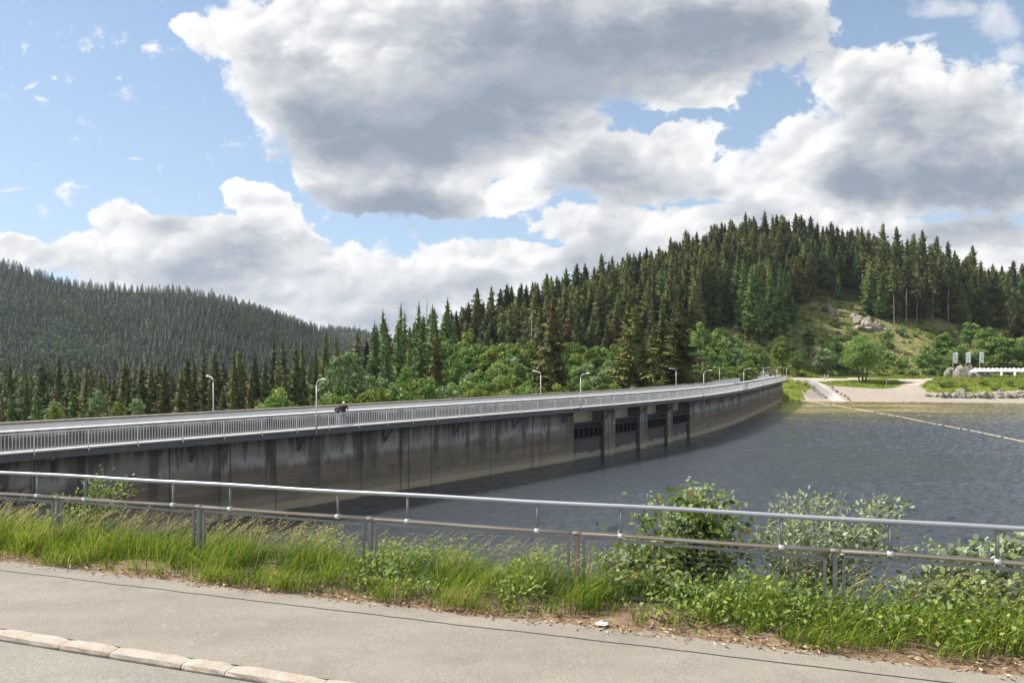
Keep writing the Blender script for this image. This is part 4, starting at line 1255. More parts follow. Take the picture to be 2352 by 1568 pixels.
# --- broadleaf trees behind the dam
LBR = 'broadleaf tree in the bright green belt behind the dam'
blist = [(798, 806, 98, 30, BRW, 'silvery green broadleaf tree right of the tall dark spruce behind the dam'), (1065, 761, 150, 28, BRY, 'drooping pale birch behind the dam, left of the small dark spruces'),
         (938, 836, 112, 24, BRD, None), (860, 857, 100, 30, BRD, None), (903, 860, 104, 32, BRW, None), (788, 896, 84, 28, BRD, None), (815, 900, 84, 26, BRD, None), (836, 894, 86, 26, BRY, None), (770, 872, 95, 22, BRD, None), (760, 905, 84, 20, BRD, None),
         (1050, 812, 125, 36, BRD, None), (1130, 789, 140, 30, BRY, None), (1108, 840, 118, 30, BRD, None), (1085, 878, 104, 28, BRY, None), (1148, 860, 112, 30, BRY, None), (1168, 808, 140, 26, BRW, None), (975, 880, 100, 28, BRD, None), (1030, 885, 100, 28, BRW, None),
         (1060, 868, 108, 24, BRD, None), (1196, 795, 142, 26, BRD, None), (1192, 832, 122, 30, BRD, None), (1203, 880, 106, 26, BRD, None), (1165, 893, 100, 22, BRY, None), (1331, 785, 150, 30, BRD, None), (1350, 830, 132, 26, BRW, None), (1381, 792, 150, 26, BRD, None),
         (1400, 826, 130, 30, BRW, None), (1366, 815, 140, 26, BRD, None), (1388, 879, 118, 24, BRY, None), (1413, 876, 116, 24, BRD, None), (1320, 838, 128, 24, BRD, None), (1310, 873, 112, 20, BRD, None), (1488, 871, 122, 24, BRD, None), (1455, 880, 118, 18, BRW, None),
         (1613, 800, 165, 30, BRW, None), (1638, 803, 170, 32, BRD, None), (1626, 827, 158, 26, BRY, None), (1651, 838, 160, 28, BRD, None), (1691, 796, 190, 32, BRD, 'rounded olive broadleaf tree behind the last parapet, left of the notice board'), (1716, 802, 196, 22, BRW, None), (1748, 792, 212, 24, BRD, None),
         (1608, 738, 185, 26, BRD, None), (1598, 770, 172, 30, BRD, None), (1666, 750, 205, 26, BRD, None), (1690, 768, 206, 22, BRD, None), (1643, 750, 195, 28, BRD, None), (1585, 830, 140, 24, BRD, None), (1500, 820, 150, 26, BRD, None), (1251, 884, 100, 24, BRD, None), (1280, 876, 102, 22, BRY, None),
         (1230, 850, 118, 22, BRD, None), (640, 888, 92, 20, BRY, None), (655, 902, 86, 18, BRD, None), (615, 905, 84, 18, BRD, None), (232, 895, 92, 24, BRW, 'pale silvery bush crown among the young spruces behind the parapet'), (110, 920, 84, 24, BRW, None), (275, 918, 82, 22, BRY, None), (150, 925, 80, 20, BRY, None), (300, 912, 86, 20, BRW, None),
         (990, 862, 108, 26, BRD, None), (1110, 800, 150, 24, BRD, None), (955, 868, 104, 24, BRY, None), (880, 888, 92, 24, BRY, None), (920, 892, 92, 24, BRD, None), (1425, 850, 128, 22, BRD, None), (1345, 868, 116, 22, BRD, None), (1545, 868, 128, 22, BRY, None), (1520, 862, 130, 20, BRD, None), (1565, 850, 140, 24, BRD, None),
         (1610, 862, 140, 24, BRY, None), (1585, 872, 132, 20, BRY, None), (1675, 828, 178, 24, BRD, None), (1730, 815, 200, 20, BRD, None)]
_g = random.Random(31)
for x in list(range(1035, 1260, 26)) + list(range(1300, 1440, 24)) + list(range(1580, 1730, 20)):
    lo = 770 if x < 1580 else 760
    for q in range(2):
        yt_ = _g.uniform(lo, 850); blist.append((x + _g.uniform(-12, 12), yt_, (150 if x < 1580 else 190) - (yt_ - lo) * .35, _g.uniform(22, 32), _g.choice((BRD, BRD, BRY, BRW)), None))
for x, yt, Y, hw, mm, lab in blist:
    stand(x, yt, Y, hw, 'broad', random.randrange(4), mm, lab or LBR, 'broadleaf_tree', 'tree', None if lab else 'broadleaf trees behind the dam')


# --- trees and bushes on the far shore
def shore_tree(x, yt, yb_, hw, mm, label, kind='broad', group=None, name='broadleaf_tree', cat='tree'):
    p = on_ground(x, yb_)
    if p is None: print('no ground', x, yb_); return None
    h = (yb_ - yt) / F * p.y
    n_ind[kind] += 1
    return tree(name, label, cat, p, h, hw * p.y / F, kind, random.randrange(4 if kind == 'broad' else 3), mm, group)


shore_tree(1891, 795, 864, 29, BRW, 'rounded silvery green tree behind the triangular warning sign')
shore_tree(1797, 770, 862, 28, BRY, 'pale weeping willow-like tree at the far end of the dam')
shore_tree(1831, 804, 862, 22, BRD, 'dark leafy tree right of the pale weeping tree at the end of the dam')
shore_tree(1858, 752, 822, 19, BRD, 'conical green tree above the silvery tree on the clearing edge')
shore_tree(1912, 768, 850, 30, BRD, 'broad green tree between the silvery tree and the alder')
shore_tree(2040, 755, 806, 13, BRD, 'small upright tree in the middle of the clearing')
for a in ((2046, 806, 838, 22), (2096, 838, 868, 20), (2139, 842, 868, 20), (2020, 825, 862, 24), (1945, 822, 862, 22), (2160, 830, 864, 22), (2070, 818, 850, 18)):
    shore_tree(*a, BRD, 'low leafy bush at the foot of the clearing behind the shore path', 'bush', 'bushes at the foot of the clearing', 'bush', 'bush')
for a in ((2121, 800, 858, 28), (2169, 760, 830, 30), (2229, 738, 800, 26), (2276, 750, 842, 42), (2314, 772, 850, 40), (2200, 790, 850, 30), (2250, 800, 852, 32), (2352, 770, 850, 36), (2145, 800, 850, 24), (2395, 770, 850, 36)):
    shore_tree(*a, BRD, 'green broadleaf tree on the slope behind the flags and parasols', group='trees behind the flags and parasols')
edge_tree(2336, 800, 716, 26, 'brownish spruce above the parasols at the right border', 'spruce', SPRB, None, 3)
# the alder with several stems on the shore meadow
p = on_ground(1981, 878); hA = (878 - 766) / F * p.y
o = thing('alder_tree', 'large multi-stemmed alder standing on the shore meadow beside the beach', 'tree', p)
V, Q, T = broad_crown(hA, 54 * p.y / F, .16, 120, 130, .42, 333); link('crown', np_mesh('crown', V, Q, BRD, T), o)
for dx_, ln in ((-.9, -2.4), (0, .3), (.8, 2.6)):
    tm = MB().tube([(dx_, 0, -.3), (dx_ + ln * .3, 0, hA * .25), (dx_ + ln, .3, hA * .6)], [.26, .2, .08], 7); tm.build('trunk', DWOOD, o, True)

# --- bushes over the clearing and the grassy mound
bl = []
for k in range(2400):
    x, y = random.uniform(1690, 2380), random.uniform(672, 868)
    if inside(clearing, np.array([x]), np.array([y]))[0]: bl.append((x, y))
cnt = 0
for x, y in bl:
    if cnt >= 190: break
    dense = vnoise(np.array([x]), np.array([y]), 40, 88)[0]
    if dense < (-.12 if y < 800 else -.3): continue
    p = on_ground(x, y)
    if p is None or p.y < 252: continue
    s_ = random.uniform(.8, 1.7)
    tree('bush', 'small green bush scattered over the cleared hillside', 'bush', p, 1.7 * s_, 1.5 * s_, 'bush', random.randrange(3), random.choice((BRD, BRD, BRY, SPRG)), 'bushes scattered over the clearing'); cnt += 1
for x, y, hw in ((2260, 882, 14), (2180, 884, 16), (2320, 884, 14), (2165, 886, 13), (2215, 892, 12), (2350, 890, 16), (2290, 894, 13)):
    shore_tree(x, y - 12, y + 3, hw, BRD, 'low dark bush growing on the grassy mound below the parasols', 'bush', 'bushes on the grassy mound', 'bush', 'bush')

# --- the woods: single trees in front, the mass behind as one wood each
cand = []
g = np.random.default_rng(5)
for gx in np.arange(-140, 330, 5.0):
    for gy in np.arange(150, 500, 5.0):
        X = gx + g.uniform(-2.2, 2.2); Y = gy + g.uniform(-2.2, 2.2)
        if Y < abs(X) * .9: continue
        cand.append((X, Y))
cand = np.array(cand); X, Y = cand[:, 0], cand[:, 1]
Z = ground(X, Y); xp = CX + F * X / Y; ybp = YH + F * (HC - Z) / Y
yr, zr, yb0, zb0 = _rid(xp)
S_, N_ = dam_sn(X, Y)
hT = np.interp(xp, _RH[:, 0], _RH[:, 3]) * g.uniform(.66, 1.13, len(X))
hT *= np.where(Y < yb0 + 45, g.uniform(.7, 1, len(X)), 1)
ok = (Y < yr + 45) & ~inside(clearing, xp, ybp) & (xp < 2480) & (xp > 560)
ok &= (Y > yb0 + np.where(xp < 1650, 18, 4)) & ((N_ < -12) | (S_ > S_END + 14)) & ~((xp > 1840) & (Y < 255))
belt = (xp > 1030) & (xp < 1800) & (Y < yb0 + 40) & (g.random(len(X)) < .6)      # broadleaf belt keeps some gaps
ok &= ~belt
X, Y, Z, hT, xp, yr, ybp = (a[ok] for a in (X, Y, Z, hT, xp, yr, ybp))
# valley and lower left slopes
m2 = []
for k in range(520):
    x = g.uniform(-120, 860); yy = g.uniform(135, 330); m2.append((x, yy))
m2 = np.array(m2); xv = m2[:, 0]; Yv = m2[:, 1]; Xv = (xv - CX) / F * Yv; Zv = ground(Xv, Yv); hv = g.uniform(24, 33, len(Xv))
tp = YH - F * (Zv + hv - HC) / Yv; kv = tp > np.interp(xv, [0, 300, 500, 620, 700, 860], [826, 826, 803, 780, 782, 765]); Xv, Yv, Zv, hv, xv = (a[kv] for a in (Xv, Yv, Zv, hv, xv))
Xa = np.concatenate([X, Xv]); Ya = np.concatenate([Y, Yv]); Za = np.concatenate([Z, Zv]); Ha = np.concatenate([hT, hv]); xa = np.concatenate([xp, xv])
inview = (xa > -25) & (xa < 2375)
# how much of each shows: tip above whatever stands in front in its column
order = np.argsort(Ya); top_line = np.full(600, 2000.); show = np.zeros(len(Xa))
for k in order:
    c = int(np.clip(xa[k] / 5, 0, 479)); yt = YH - F * (Za[k] + Ha[k] - HC) / Ya[k]
    cols = slice(max(0, c - 1), c + 2); vis = float((top_line[cols] - yt).clip(0, F * Ha[k] / Ya[k]).mean())
    show[k] = vis / Ya[k] ** .3 if inview[k] else -1; top_line[cols] = np.minimum(top_line[cols], yt + 6)
budget = max(0, 292 - n_ind['spruce'])
single = np.zeros(len(Xa), bool); single[np.argsort(-show)[:budget]] = True
skyl = {0: ('dark spruce in the dense wood on the upper right hill', 'spruces on the wooded hill'),
        1: ('spruce in the closed wood above the bright green belt behind the dam', 'spruces on the lower wooded slope'),
        2: ('spruce in the wood filling the valley left of the green firs', 'spruces filling the valley')}
mats = [SPR, SPR, SPRB, SPRB, SPRG, SPR]
for k in np.nonzero(single)[0]:
    z_ = 2 if k >= len(X) else (0 if ((xa[k] > 1400 and Ya[k] > 290) or xa[k] > 1780) else 1)
    sel = vnoise(np.array([Xa[k]]), np.array([Ya[k]]), 30, 70)[0] + g.normal(0, .2)
    mm = SPRG if sel > .32 else (SPRB if sel < -.12 else SPR)
    kind = 'firtop' if (xa[k] > 1990 and Ya[k] > yr.mean() - 10 and g.random() < .5) else 'spruce'
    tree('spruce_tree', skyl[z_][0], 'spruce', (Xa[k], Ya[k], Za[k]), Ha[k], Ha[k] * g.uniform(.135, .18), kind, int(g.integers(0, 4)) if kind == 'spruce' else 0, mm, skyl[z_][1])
print('individual', n_ind, budget, 'rest', int((~single).sum()), 'bushes', cnt)


def wood(name, label, XX, YY, ZZ, HH, variants, m, rr=(.14, .185), tv=.16, stand_=None):
    off = np.zeros(len(XX)) if stand_ is None else stand_
    V = []; Q = []; T = []; n0 = 0
    for i in range(len(XX)):
        v, q, t_ = variants[i % len(variants)]
        a = g.uniform(0, 6.28); c_, s_ = math.cos(a), math.sin(a); hs = HH[i] / 30; rs = HH[i] * g.uniform(*rr) / 3.5
        V.append(np.stack([(v[:, 0] * c_ - v[:, 1] * s_) * rs + XX[i], (v[:, 0] * s_ + v[:, 1] * c_) * rs + YY[i], v[:, 2] * hs + ZZ[i]], -1))
        Q.append(q + n0); T.append(np.clip(t_ + .5 + g.normal(0, tv) + off[i], 0, 1)); n0 += len(v)
    me = np_mesh(name, np.concatenate(V), np.concatenate(Q), m, np.concatenate(T))
    return tag(link(name, me), label, 'forest', kind='stuff')


r_ = ~single
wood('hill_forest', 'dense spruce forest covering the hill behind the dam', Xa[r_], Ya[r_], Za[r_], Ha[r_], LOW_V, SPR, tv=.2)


def far_spruce(seed):
    gg = np.random.default_rng(seed); P = []; T = []
    nl, k = 13, 8
    for l in range(nl):
        f = l / nl; z0 = 30 * f; R0 = 3.5 * (1 - f) ** .62 + .05
        for j in range(k):
            a0 = 2 * math.pi * (j + .5 * (l % 2)) / k + gg.normal(0, .15); a1 = a0 + 2 * math.pi / k * .95; am = (a0 + a1) / 2; rr_ = R0 * gg.uniform(.75, 1.3)
            P.append([(math.cos(a0) * R0 * .5, math.sin(a0) * R0 * .5, z0 + 2.1), (math.cos(a1) * R0 * .5, math.sin(a1) * R0 * .5, z0 + 2.1), (math.cos(am) * rr_, math.sin(am) * rr_, z0 - .7)])
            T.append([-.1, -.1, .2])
    P.append([(-.3, 0, 27), (.3, 0, 27), (0, 0, 31.5)]); T.append([0, 0, .1]); P.append([(0, -.3, 27), (0, .3, 27), (0, 0, 31.5)]); T.append([0, 0, .1])
    P = np.array(P).reshape(-1, 3)
    return P, np.arange(len(P)).reshape(-1, 3), np.array(T).ravel()


FAR = [far_spruce(i) for i in range(4)]
XX = []; YY = []
for yy in np.geomspace(430, 2000, 128):
    st_ = 5.8 + max(0, yy - 900) * .004
    lo, hi = (-130 - CX) / F * yy, (980 - CX) / F * yy
    for xx in np.arange(lo, hi, st_):
        XX.append(xx + g.uniform(-3, 3)); YY.append(yy + g.uniform(-4, 4))
XX = np.array(XX); YY = np.array(YY); ZZ = ground(XX, YY); HH = g.uniform(9, 13.5, len(XX)) * np.where(g.random(len(XX)) < .05, 1.35, 1)
xq = CX + F * XX / YY
k = (YY < 1000 + 800 * sstep(xq, 660, 840)) & ((xq < 900)); XX, YY, ZZ, HH = XX[k], YY[k], ZZ[k], HH[k]
bro = (vnoise(XX, YY, 90, 44) > .12) & (g.random(len(XX)) < .5) & (YY < 960)
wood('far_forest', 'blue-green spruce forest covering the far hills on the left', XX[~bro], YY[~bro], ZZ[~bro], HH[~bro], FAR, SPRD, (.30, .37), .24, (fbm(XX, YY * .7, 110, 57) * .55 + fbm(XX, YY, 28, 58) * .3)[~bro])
bc = [broad_crown(30, 14, .1, 22, 26, 2.7, 400 + i) for i in range(3)]
V = []; Q = []; T = []; n0 = 0
for x, y, z in zip(XX[bro], YY[bro], ZZ[bro]):
    v, q, t_ = bc[int(g.integers(0, 3))]; s_ = g.uniform(.32, .5)
    V.append(v * [s_, s_, s_] + [x, y, z]); Q.append(q + n0); T.append(t_ + g.normal(0, .12)); n0 += len(v)
tag(link('far_broadleaf_wood', np_mesh('far_broadleaf_wood', np.concatenate(V), np.concatenate(Q), leaf_mat('far_foliage', [(.03, .05, .024), (.06, .095, .042), (.10, .145, .065), (.15, .19, .10)], None, .1, 0, .7), np.concatenate(T).clip(0, 1))),
    'paler broadleaf trees mixed into the far left hillside forest', 'forest', kind='stuff')
print('far', len(XX))
# ------------------------------------------------------------------ low growth on the far shore and the clearing
def scatter(maskf, n, seed, rows=None):
    gg = np.random.default_rng(seed)
    mk = maskf.ravel().astype(float) * ((_Y / 250) ** 2 * np.gradient(_Y, axis=0)).ravel().clip(0)
    k = gg.choice(len(mk), n, p=mk / mk.sum())
    X = _X.ravel()[k] + gg.uniform(-.7, .7, n); Y = _Y.ravel()[k] + gg.uniform(-.5, .5, n)
    return X, Y, ground(X, Y)


def tufts(name, label, cat, X, Y, Z, h, w, per, m, tint, tv):
    n = len(X) * per; gg = np.random.default_rng(len(X))
    bx_ = np.repeat(X, per) + gg.normal(0, .5, n) * np.repeat(w, per); by_ = np.repeat(Y, per) + gg.normal(0, .5, n) * np.repeat(w, per); bz = np.repeat(Z, per) - .08
    hh = np.repeat(h, per) * gg.uniform(.5, 1.15, n); ww = np.repeat(w, per) * gg.uniform(.25, .5, n); a = gg.uniform(0, np.pi, n)
    lx, ly = gg.normal(0, .35, n) * hh, gg.normal(0, .35, n) * hh
    dx, dy = np.cos(a) * ww, np.sin(a) * ww
    V = np.stack([np.stack([bx_ - dx, by_ - dy, bz], -1), np.stack([bx_ + dx, by_ + dy, bz], -1), np.stack([bx_ + lx + dx * .5, by_ + ly + dy * .5, bz + hh], -1), np.stack([bx_ + lx - dx * .5, by_ + ly - dy * .5, bz + hh * .9], -1)], 1).reshape(-1, 3)
    T = np.clip(np.repeat(np.repeat(tint, per) + gg.normal(0, tv, n), 4), 0, 1)
    return tag(link(name, np_mesh(name, V, np.arange(n * 4).reshape(-1, 4), m, T)), label, cat, kind='stuff')


MEADOW = leaf_mat('meadow_grass', [(.06, .10, .014), (.15, .20, .026), (.25, .29, .045), (.38, .35, .10)], None, .3, 0, .7)
gmask = (grassm > .5)
X, Y, Z = scatter(gmask, 9000, 1); q = fbm(X, Y, 7, 90)
tufts('meadow_grass', 'rough green grass on the shore meadow, the mound and the bank beside the dam end', 'grass', X, Y, Z, .22 + .3 * np.clip(q + .3, 0, 1), .5 + 0 * X, 5, MEADOW, .45 + .5 * q, .12)
cmask = clear & (_Y < 365) & (_Y > 255) & (_sc < 2)
X, Y, Z = scatter(cmask, 9000, 2); q = fbm(X, Y, 14, 91); k = q > -.12; X, Y, Z, q = X[k], Y[k], Z[k], q[k]
tufts('undergrowth', 'patchy low undergrowth of green brambles and dry grass on the cleared hillside', 'undergrowth', X, Y, Z, .25 + .9 * np.clip(q + .1, 0, .8), .8 + 0 * X, 6, BRY, .40 + .5 * q, .18)
X, Y, Z = scatter(cmask, 1500, 3); q = fbm(X, Y, 9, 93)
tufts('dry_branches', 'dry brown slash and twigs left on the cleared ground', 'branches', X, Y, Z, .25 + 0 * X, .7 + 0 * X, 4, STRAW, .25 + .4 * q, .2)
# ------------------------------------------------------------------ stones and rocks
ROCK, t, b = material('granite'); p = geo_pos(t)
oi = t.new('ShaderNodeObjectInfo').outputs['Random']
n_ = t.noise(p, 1.1, 6, .65); n3 = t.noise(p, 7, 4, .7)
c = t.mix(t.ramp(n_, [(.35, 0), (.65, 1)]), (.20, .178, .15), (.33, .295, .25))
c = t.mix(t.ramp(n3, [(.3, .6), (.48, 0)]), c, (.13, .115, .10))
c = t.mix(t.math('MULTIPLY', oi, .35), c, (.20, .18, .155))
t.set(b.inputs['Base Color'], c); b.inputs['Roughness'].default_value = .9; t.set(b.inputs['Normal'], t.bump(n3, .5, .08))
PALE = simple('pale_rock', (.42, .36, .30), .9, .5, .9, c2=(.17, .145, .12), bump=.08)
DROCK = simple('dark_rock', (.16, .145, .13), .9, .4, .8, c2=(.26, .235, .2), bump=.05)


def boulder_mesh(name, m, seed, rough=.35, sub=3, sq=(1, 1, 1), facets=0):
    bm = bpy_bm(sub); g = np.random.default_rng(seed)
    V = np.array([v.co[:] for v in bm.verts])
    off = g.uniform(-50, 50, 3)
    k = np.zeros(len(V))
    for o_, a in ((1.2, 1.), (2.6, .45), (5.5, .2)):
        k += a * (vnoise(V[:, 0] / 1 + off[0] + V[:, 2] * .7, V[:, 1] + off[1] - V[:, 2] * .6, 1 / o_, seed % 97))
    V = V * (1 + rough * 1.5 * k)[:, None]
    for i in range(facets):                                  # knock flat faces off
        d = g.normal(0, 1, 3); d /= np.linalg.norm(d); q = V @ d; lim = g.uniform(.55, .8)
        V = V - np.outer(np.maximum(0, q - lim), d)
    V = V * np.array(sq)
    Fq = np.array([[v.index for v in f.verts] for f in bm.faces]); bm.free()
    return np_mesh(name, V, Fq, m, smooth=facets == 0)


def bpy_bm(sub):
    import bmesh
    bm = bmesh.new(); bmesh.ops.create_icosphere(bm, subdivisions=sub, radius=1.0)
    return bm


BOULD = [boulder_mesh('boulder', ROCK, 500 + i, .3, 3, facets=3) for i in range(6)]
for me_ in BOULD: me_.shade_smooth()


def boulder(x, yb_, w, h, label, group=None, name='boulder', k=None, m=None):
    p = on_ground(x, yb_)
    if p is None: print('nog', x, yb_); return
    s_ = p.y / F; o = link(name, random.choice(BOULD) if k is None else BOULD[k])
    o.location = p + Vector((0, w * s_ * .35, h * s_ * .40)); o.scale = (w * s_ * .54, w * s_ * .45, h * s_ * .58); o.rotation_euler = (random.uniform(-.25, .25), random.uniform(-.2, .2), random.uniform(-.6, .6))
    return tag(o, label, 'boulder', group)


LBO = 'grey granite boulder in the row along the beach under the grassy mound'
bx = lambda zx: 2128 + .10712 * zx
by = lambda zy: 770 + .10712 * zy
for zx, zb, w_, h_ in ((30, 1312, 110, 48), (118, 1316, 80, 36), (215, 1322, 75, 40), (285, 1312, 75, 60), (300, 1262, 60, 26), (365, 1346, 112, 82), (440, 1278, 95, 40), (497, 1340, 125, 74), (595, 1346, 95, 70), (668, 1340, 110, 76), (722, 1270, 130, 40), (790, 1290, 90, 70), (745, 1346, 80, 60),
                       (830, 1348, 90, 66), (870, 1275, 90, 45), (920, 1350, 90, 55), (915, 1304, 80, 34), (985, 1305, 100, 60), (1060, 1285, 80, 34), (1030, 1345, 90, 60), (1140, 1346, 140, 80), (1170, 1288, 85, 60), (1100, 1310, 60, 40), (1395, 1285, 80, 40), (1410, 1346, 110, 66),
                       (1465, 1275, 80, 34), (1530, 1310, 115, 64), (1535, 1250, 80, 44), (1610, 1346, 180, 58), (1620, 1240, 95, 62), (1655, 1290, 130, 64), (1760, 1350, 120, 100), (1850, 1290, 80, 50), (1890, 1346, 140, 80), (1950, 1290, 60, 60), (2000, 1330, 80, 60), (2040, 1290, 170, 84), (2080, 1346, 110, 70), (2160, 1346, 120, 80), (2250, 1340, 110, 70)):
    boulder(bx(zx), by(zb), w_ * .118, h_ * .107 * 1.45, LBO, 'boulders along the beach')
boulder(bx(1290), by(1356), 17.5, 17, 'largest grey boulder in the row along the beach', k=0)
boulder(bx(790), by(1232), 21, 9, 'big pale slanting slab lying in the grass above the boulder row', name='rock_slab', k=2)
rx = lambda zx: 1680 + .119 * zx
ry = lambda zy: 826 + .119 * zy
for zx, zb, w_, h_ in ((1435, 470, 60, 50), (1575, 560, 70, 55), (1600, 600, 65, 36), (1665, 638, 65, 24), (1690, 668, 48, 30), (1745, 694, 50, 36), (1820, 742, 72, 45), (1500, 508, 50, 26)):
    boulder(rx(zx), ry(zb), w_ * .119, h_ * .119 * 1.1, 'brown boulder lining the left side of the slipway', 'boulders on the left of the slipway')
for zx, zb, w_, h_ in ((1880, 498, 44, 44), (1950, 548, 64, 48), (1985, 592, 76, 30), (2045, 632, 62, 42), (2120, 675, 50, 38), (2195, 718, 56, 58), (2255, 762, 60, 45), (2290, 795, 45, 34)):
    boulder(rx(zx), ry(zb), w_ * .119, h_ * .119 * 1.1, 'brown boulder lining the right side of the slipway', 'boulders on the right of the slipway')
BOULD_P = [boulder_mesh("stone", PALE, 540 + i, .3, 2) for i in range(3)]
g2 = np.random.default_rng(77)
n_st = 0
while n_st < 46:
    x, y = g2.uniform(1850, 2300), g2.uniform(690, 850)
    if not inside(clearing, np.array([x]), np.array([y]))[0]: continue
    w_ = g2.uniform(3, 9) if g2.random() < .3 else g2.uniform(2, 4.5)
    o = boulder(x, y, w_, w_ * .6, 'small pale stone strewn over the cleared slope', 'pale stones strewn over the clearing', 'stone'); n_st += 1
    if o: o.data = BOULD_P[n_st % 3] if 'BOULD_P' in globals() else o.data


def crag(name, label, lobes, m, seed):
    """bare rock grown from several faceted lobes: (x, bottom row, width, height) each"""
    mb = MB(); gg = np.random.default_rng(seed); o0 = None
    for i, (x, yb_, w_, h_) in enumerate(lobes):
        p = on_ground(x, yb_); s_ = p.y / F
        if o0 is None: o0 = p.copy()
        me = boulder_mesh('lobe', m, seed * 10 + i, .55, 3, facets=9)
        V = np.empty(len(me.vertices) * 3, np.float32); me.vertices.foreach_get('co', V); V = V.reshape(-1, 3)
        V = V + .05 * np.sin(V[:, :1] * 14 + V[:, 2:] * 5 + i) * np.array([[.3, 1, .2]])
        fs = [tuple(q.vertices) for q in me.polygons]; bpy.data.meshes.remove(me)
        r_ = gg.uniform(-.3, .3); c_, sn = math.cos(r_), math.sin(r_)
        V = np.stack([V[:, 0] * c_ + V[:, 2] * sn, V[:, 1], -V[:, 0] * sn + V[:, 2] * c_], -1) * [w_ * s_ * .56, max(w_, h_) * s_ * .42, h_ * s_ * .72] + (np.array(p) - np.array(o0)) + [0, w_ * s_ * .18, h_ * s_ * .28]
        mb.add([tuple(q) for q in V], fs)
    o = mb.build(name, m); o.location = o0
    return tag(o, label, 'rock')


crag('rock_outcrop', 'large pale fissured rock face in the middle of the hillside clearing', [(1966, 738, 22, 24), (1978, 745, 24, 27), (1990, 752, 24, 26), (2003, 757, 24, 22), (1975, 758, 26, 16), (2016, 757, 20, 18), (1993, 760, 30, 12), (2024, 758, 16, 11)], PALE, 61)
crag('rock_outcrop', 'pale low rock shoulder at the right foot of the large fissured rock face', [(2035, 760, 15, 9), (2043, 758, 9, 6)], PALE, 62)
crag('rock_outcrop', 'small grey angular outcrop at the upper left of the clearing', [(1907, 720, 11, 20), (1915, 721, 11, 14), (1924, 724, 10, 9), (1912, 726, 12, 7)], ROCK, 63)
crag('rock_outcrop', 'pale outcrop under the conifers left of the clearing', [(1692, 756, 16, 13), (1706, 757, 14, 17), (1716, 758, 11, 12)], PALE, 64)
crag('rock_outcrop', 'dark square rock left of the flagpoles', [(2182, 865, 20, 25), (2186, 865, 19, 24)], DROCK, 65)
crag('rock_outcrop', 'tall rounded boulder rock behind the middle flagpole', [(2208, 864, 19, 34), (2202, 866, 14, 26), (2215, 866, 14, 26), (2210, 868, 22, 14)], ROCK, 66)
crag('rock_outcrop', 'dark rock wall right of the middle flagpole', [(2226, 863, 16, 28), (2236, 863, 14, 26)], DROCK, 67)
crag('rock_outcrop', 'pale rubble rock under the first parasols', [(2232, 867, 16, 17), (2246, 867, 14, 19), (2258, 867, 16, 13), (2270, 867, 14, 10)], ROCK, 68)

# brush piles
BRUSH = simple('dry_brushwood', (.20, .145, .10), .95, .4, 3)


def brush(label, x, y, w_, h_, n, seed):
    p = on_ground(x, y); s_ = p.y / F; g = random.Random(seed); mb = MB(); w_ *= s_; h_ *= s_
    for i in range(n):
        a = g.uniform(0, 6.28); q = g.random() ** .5; c_ = Vector((math.cos(a) * q * w_, math.sin(a) * q * w_ * .6, h_ * (1 - q) * g.uniform(.3, 1)))
        d = Vector((g.uniform(-1, 1), g.uniform(-1, 1), g.uniform(-.35, .35))) * g.uniform(.5, 1.3)
        mb.tube([c_ - d, c_ + d], [.05, .02], 4, False)
    o = mb.build('brush_pile', BRUSH); o.location = p
    tag(o, label, 'brush pile')


brush('wide dark brown brush pile under the bare-trunked spruces', 2128, 758, 22, 9, 260, 1)
brush('lighter brown brush pile right of the dark one', 2170, 764, 18, 8, 220, 2)
brush('low brown heap of branches at the left of the clearing', 1800, 772, 16, 6, 160, 3)
brush('thin brown branches strewn below the large rock face', 1925, 772, 26, 4, 200, 4)

# ------------------------------------------------------------------ slipway into the water
SLIP = simple('slipway_concrete', (.44, .41, .375), .9, .2, 1.0)
prof = [((1853, 874), (1880, 876)), ((1866, 884), (1893, 885)), ((1880, 895), (1908, 895)), ((1893, 906), (1924, 906)), ((1909, 920), (1941, 920)), ((1918, 927), (1950, 927))]
Vv = []
rowsn = 0
for (a, e), (a2, e2) in zip(prof[:-1], prof[1:]):
    for f in np.linspace(0, 1, 6)[:-1] if (a2, e2) != prof[-1] else np.linspace(0, 1, 6):
        row = []
        for h in np.linspace(0, 1, 6):
            xx = (a[0] * (1 - h) + e[0] * h) * (1 - f) + (a2[0] * (1 - h) + e2[0] * h) * f; yy = (a[1] * (1 - h) + e[1] * h) * (1 - f) + (a2[1] * (1 - h) + e2[1] * h) * f
            q = on_ground(xx, yy); row.append(tuple(q + Vector((0, 0, .06))))
        Vv += row; rowsn += 1
i = np.arange(rowsn * 6).reshape(rowsn, 6)
tag(link('slipway', np_mesh('slipway', Vv, np.stack([i[:-1, :-1], i[1:, :-1], i[1:, 1:], i[:-1, 1:]], -1).reshape(-1, 4), SLIP)), 'pale concrete slipway running from the shore path into the water', 'slipway')

# ------------------------------------------------------------------ floating boom and hose
FLOAT = simple('faded_orange_float', (.66, .56, .38), .6, .2, 3)
DARKF = simple('dark_float_joint', (.06, .055, .05), .6, .2, 3)


def on_water(x, y, dz=0.06):
    Y = (HC - WATER - dz) * F / (y - YH); return at(x, y, Y)


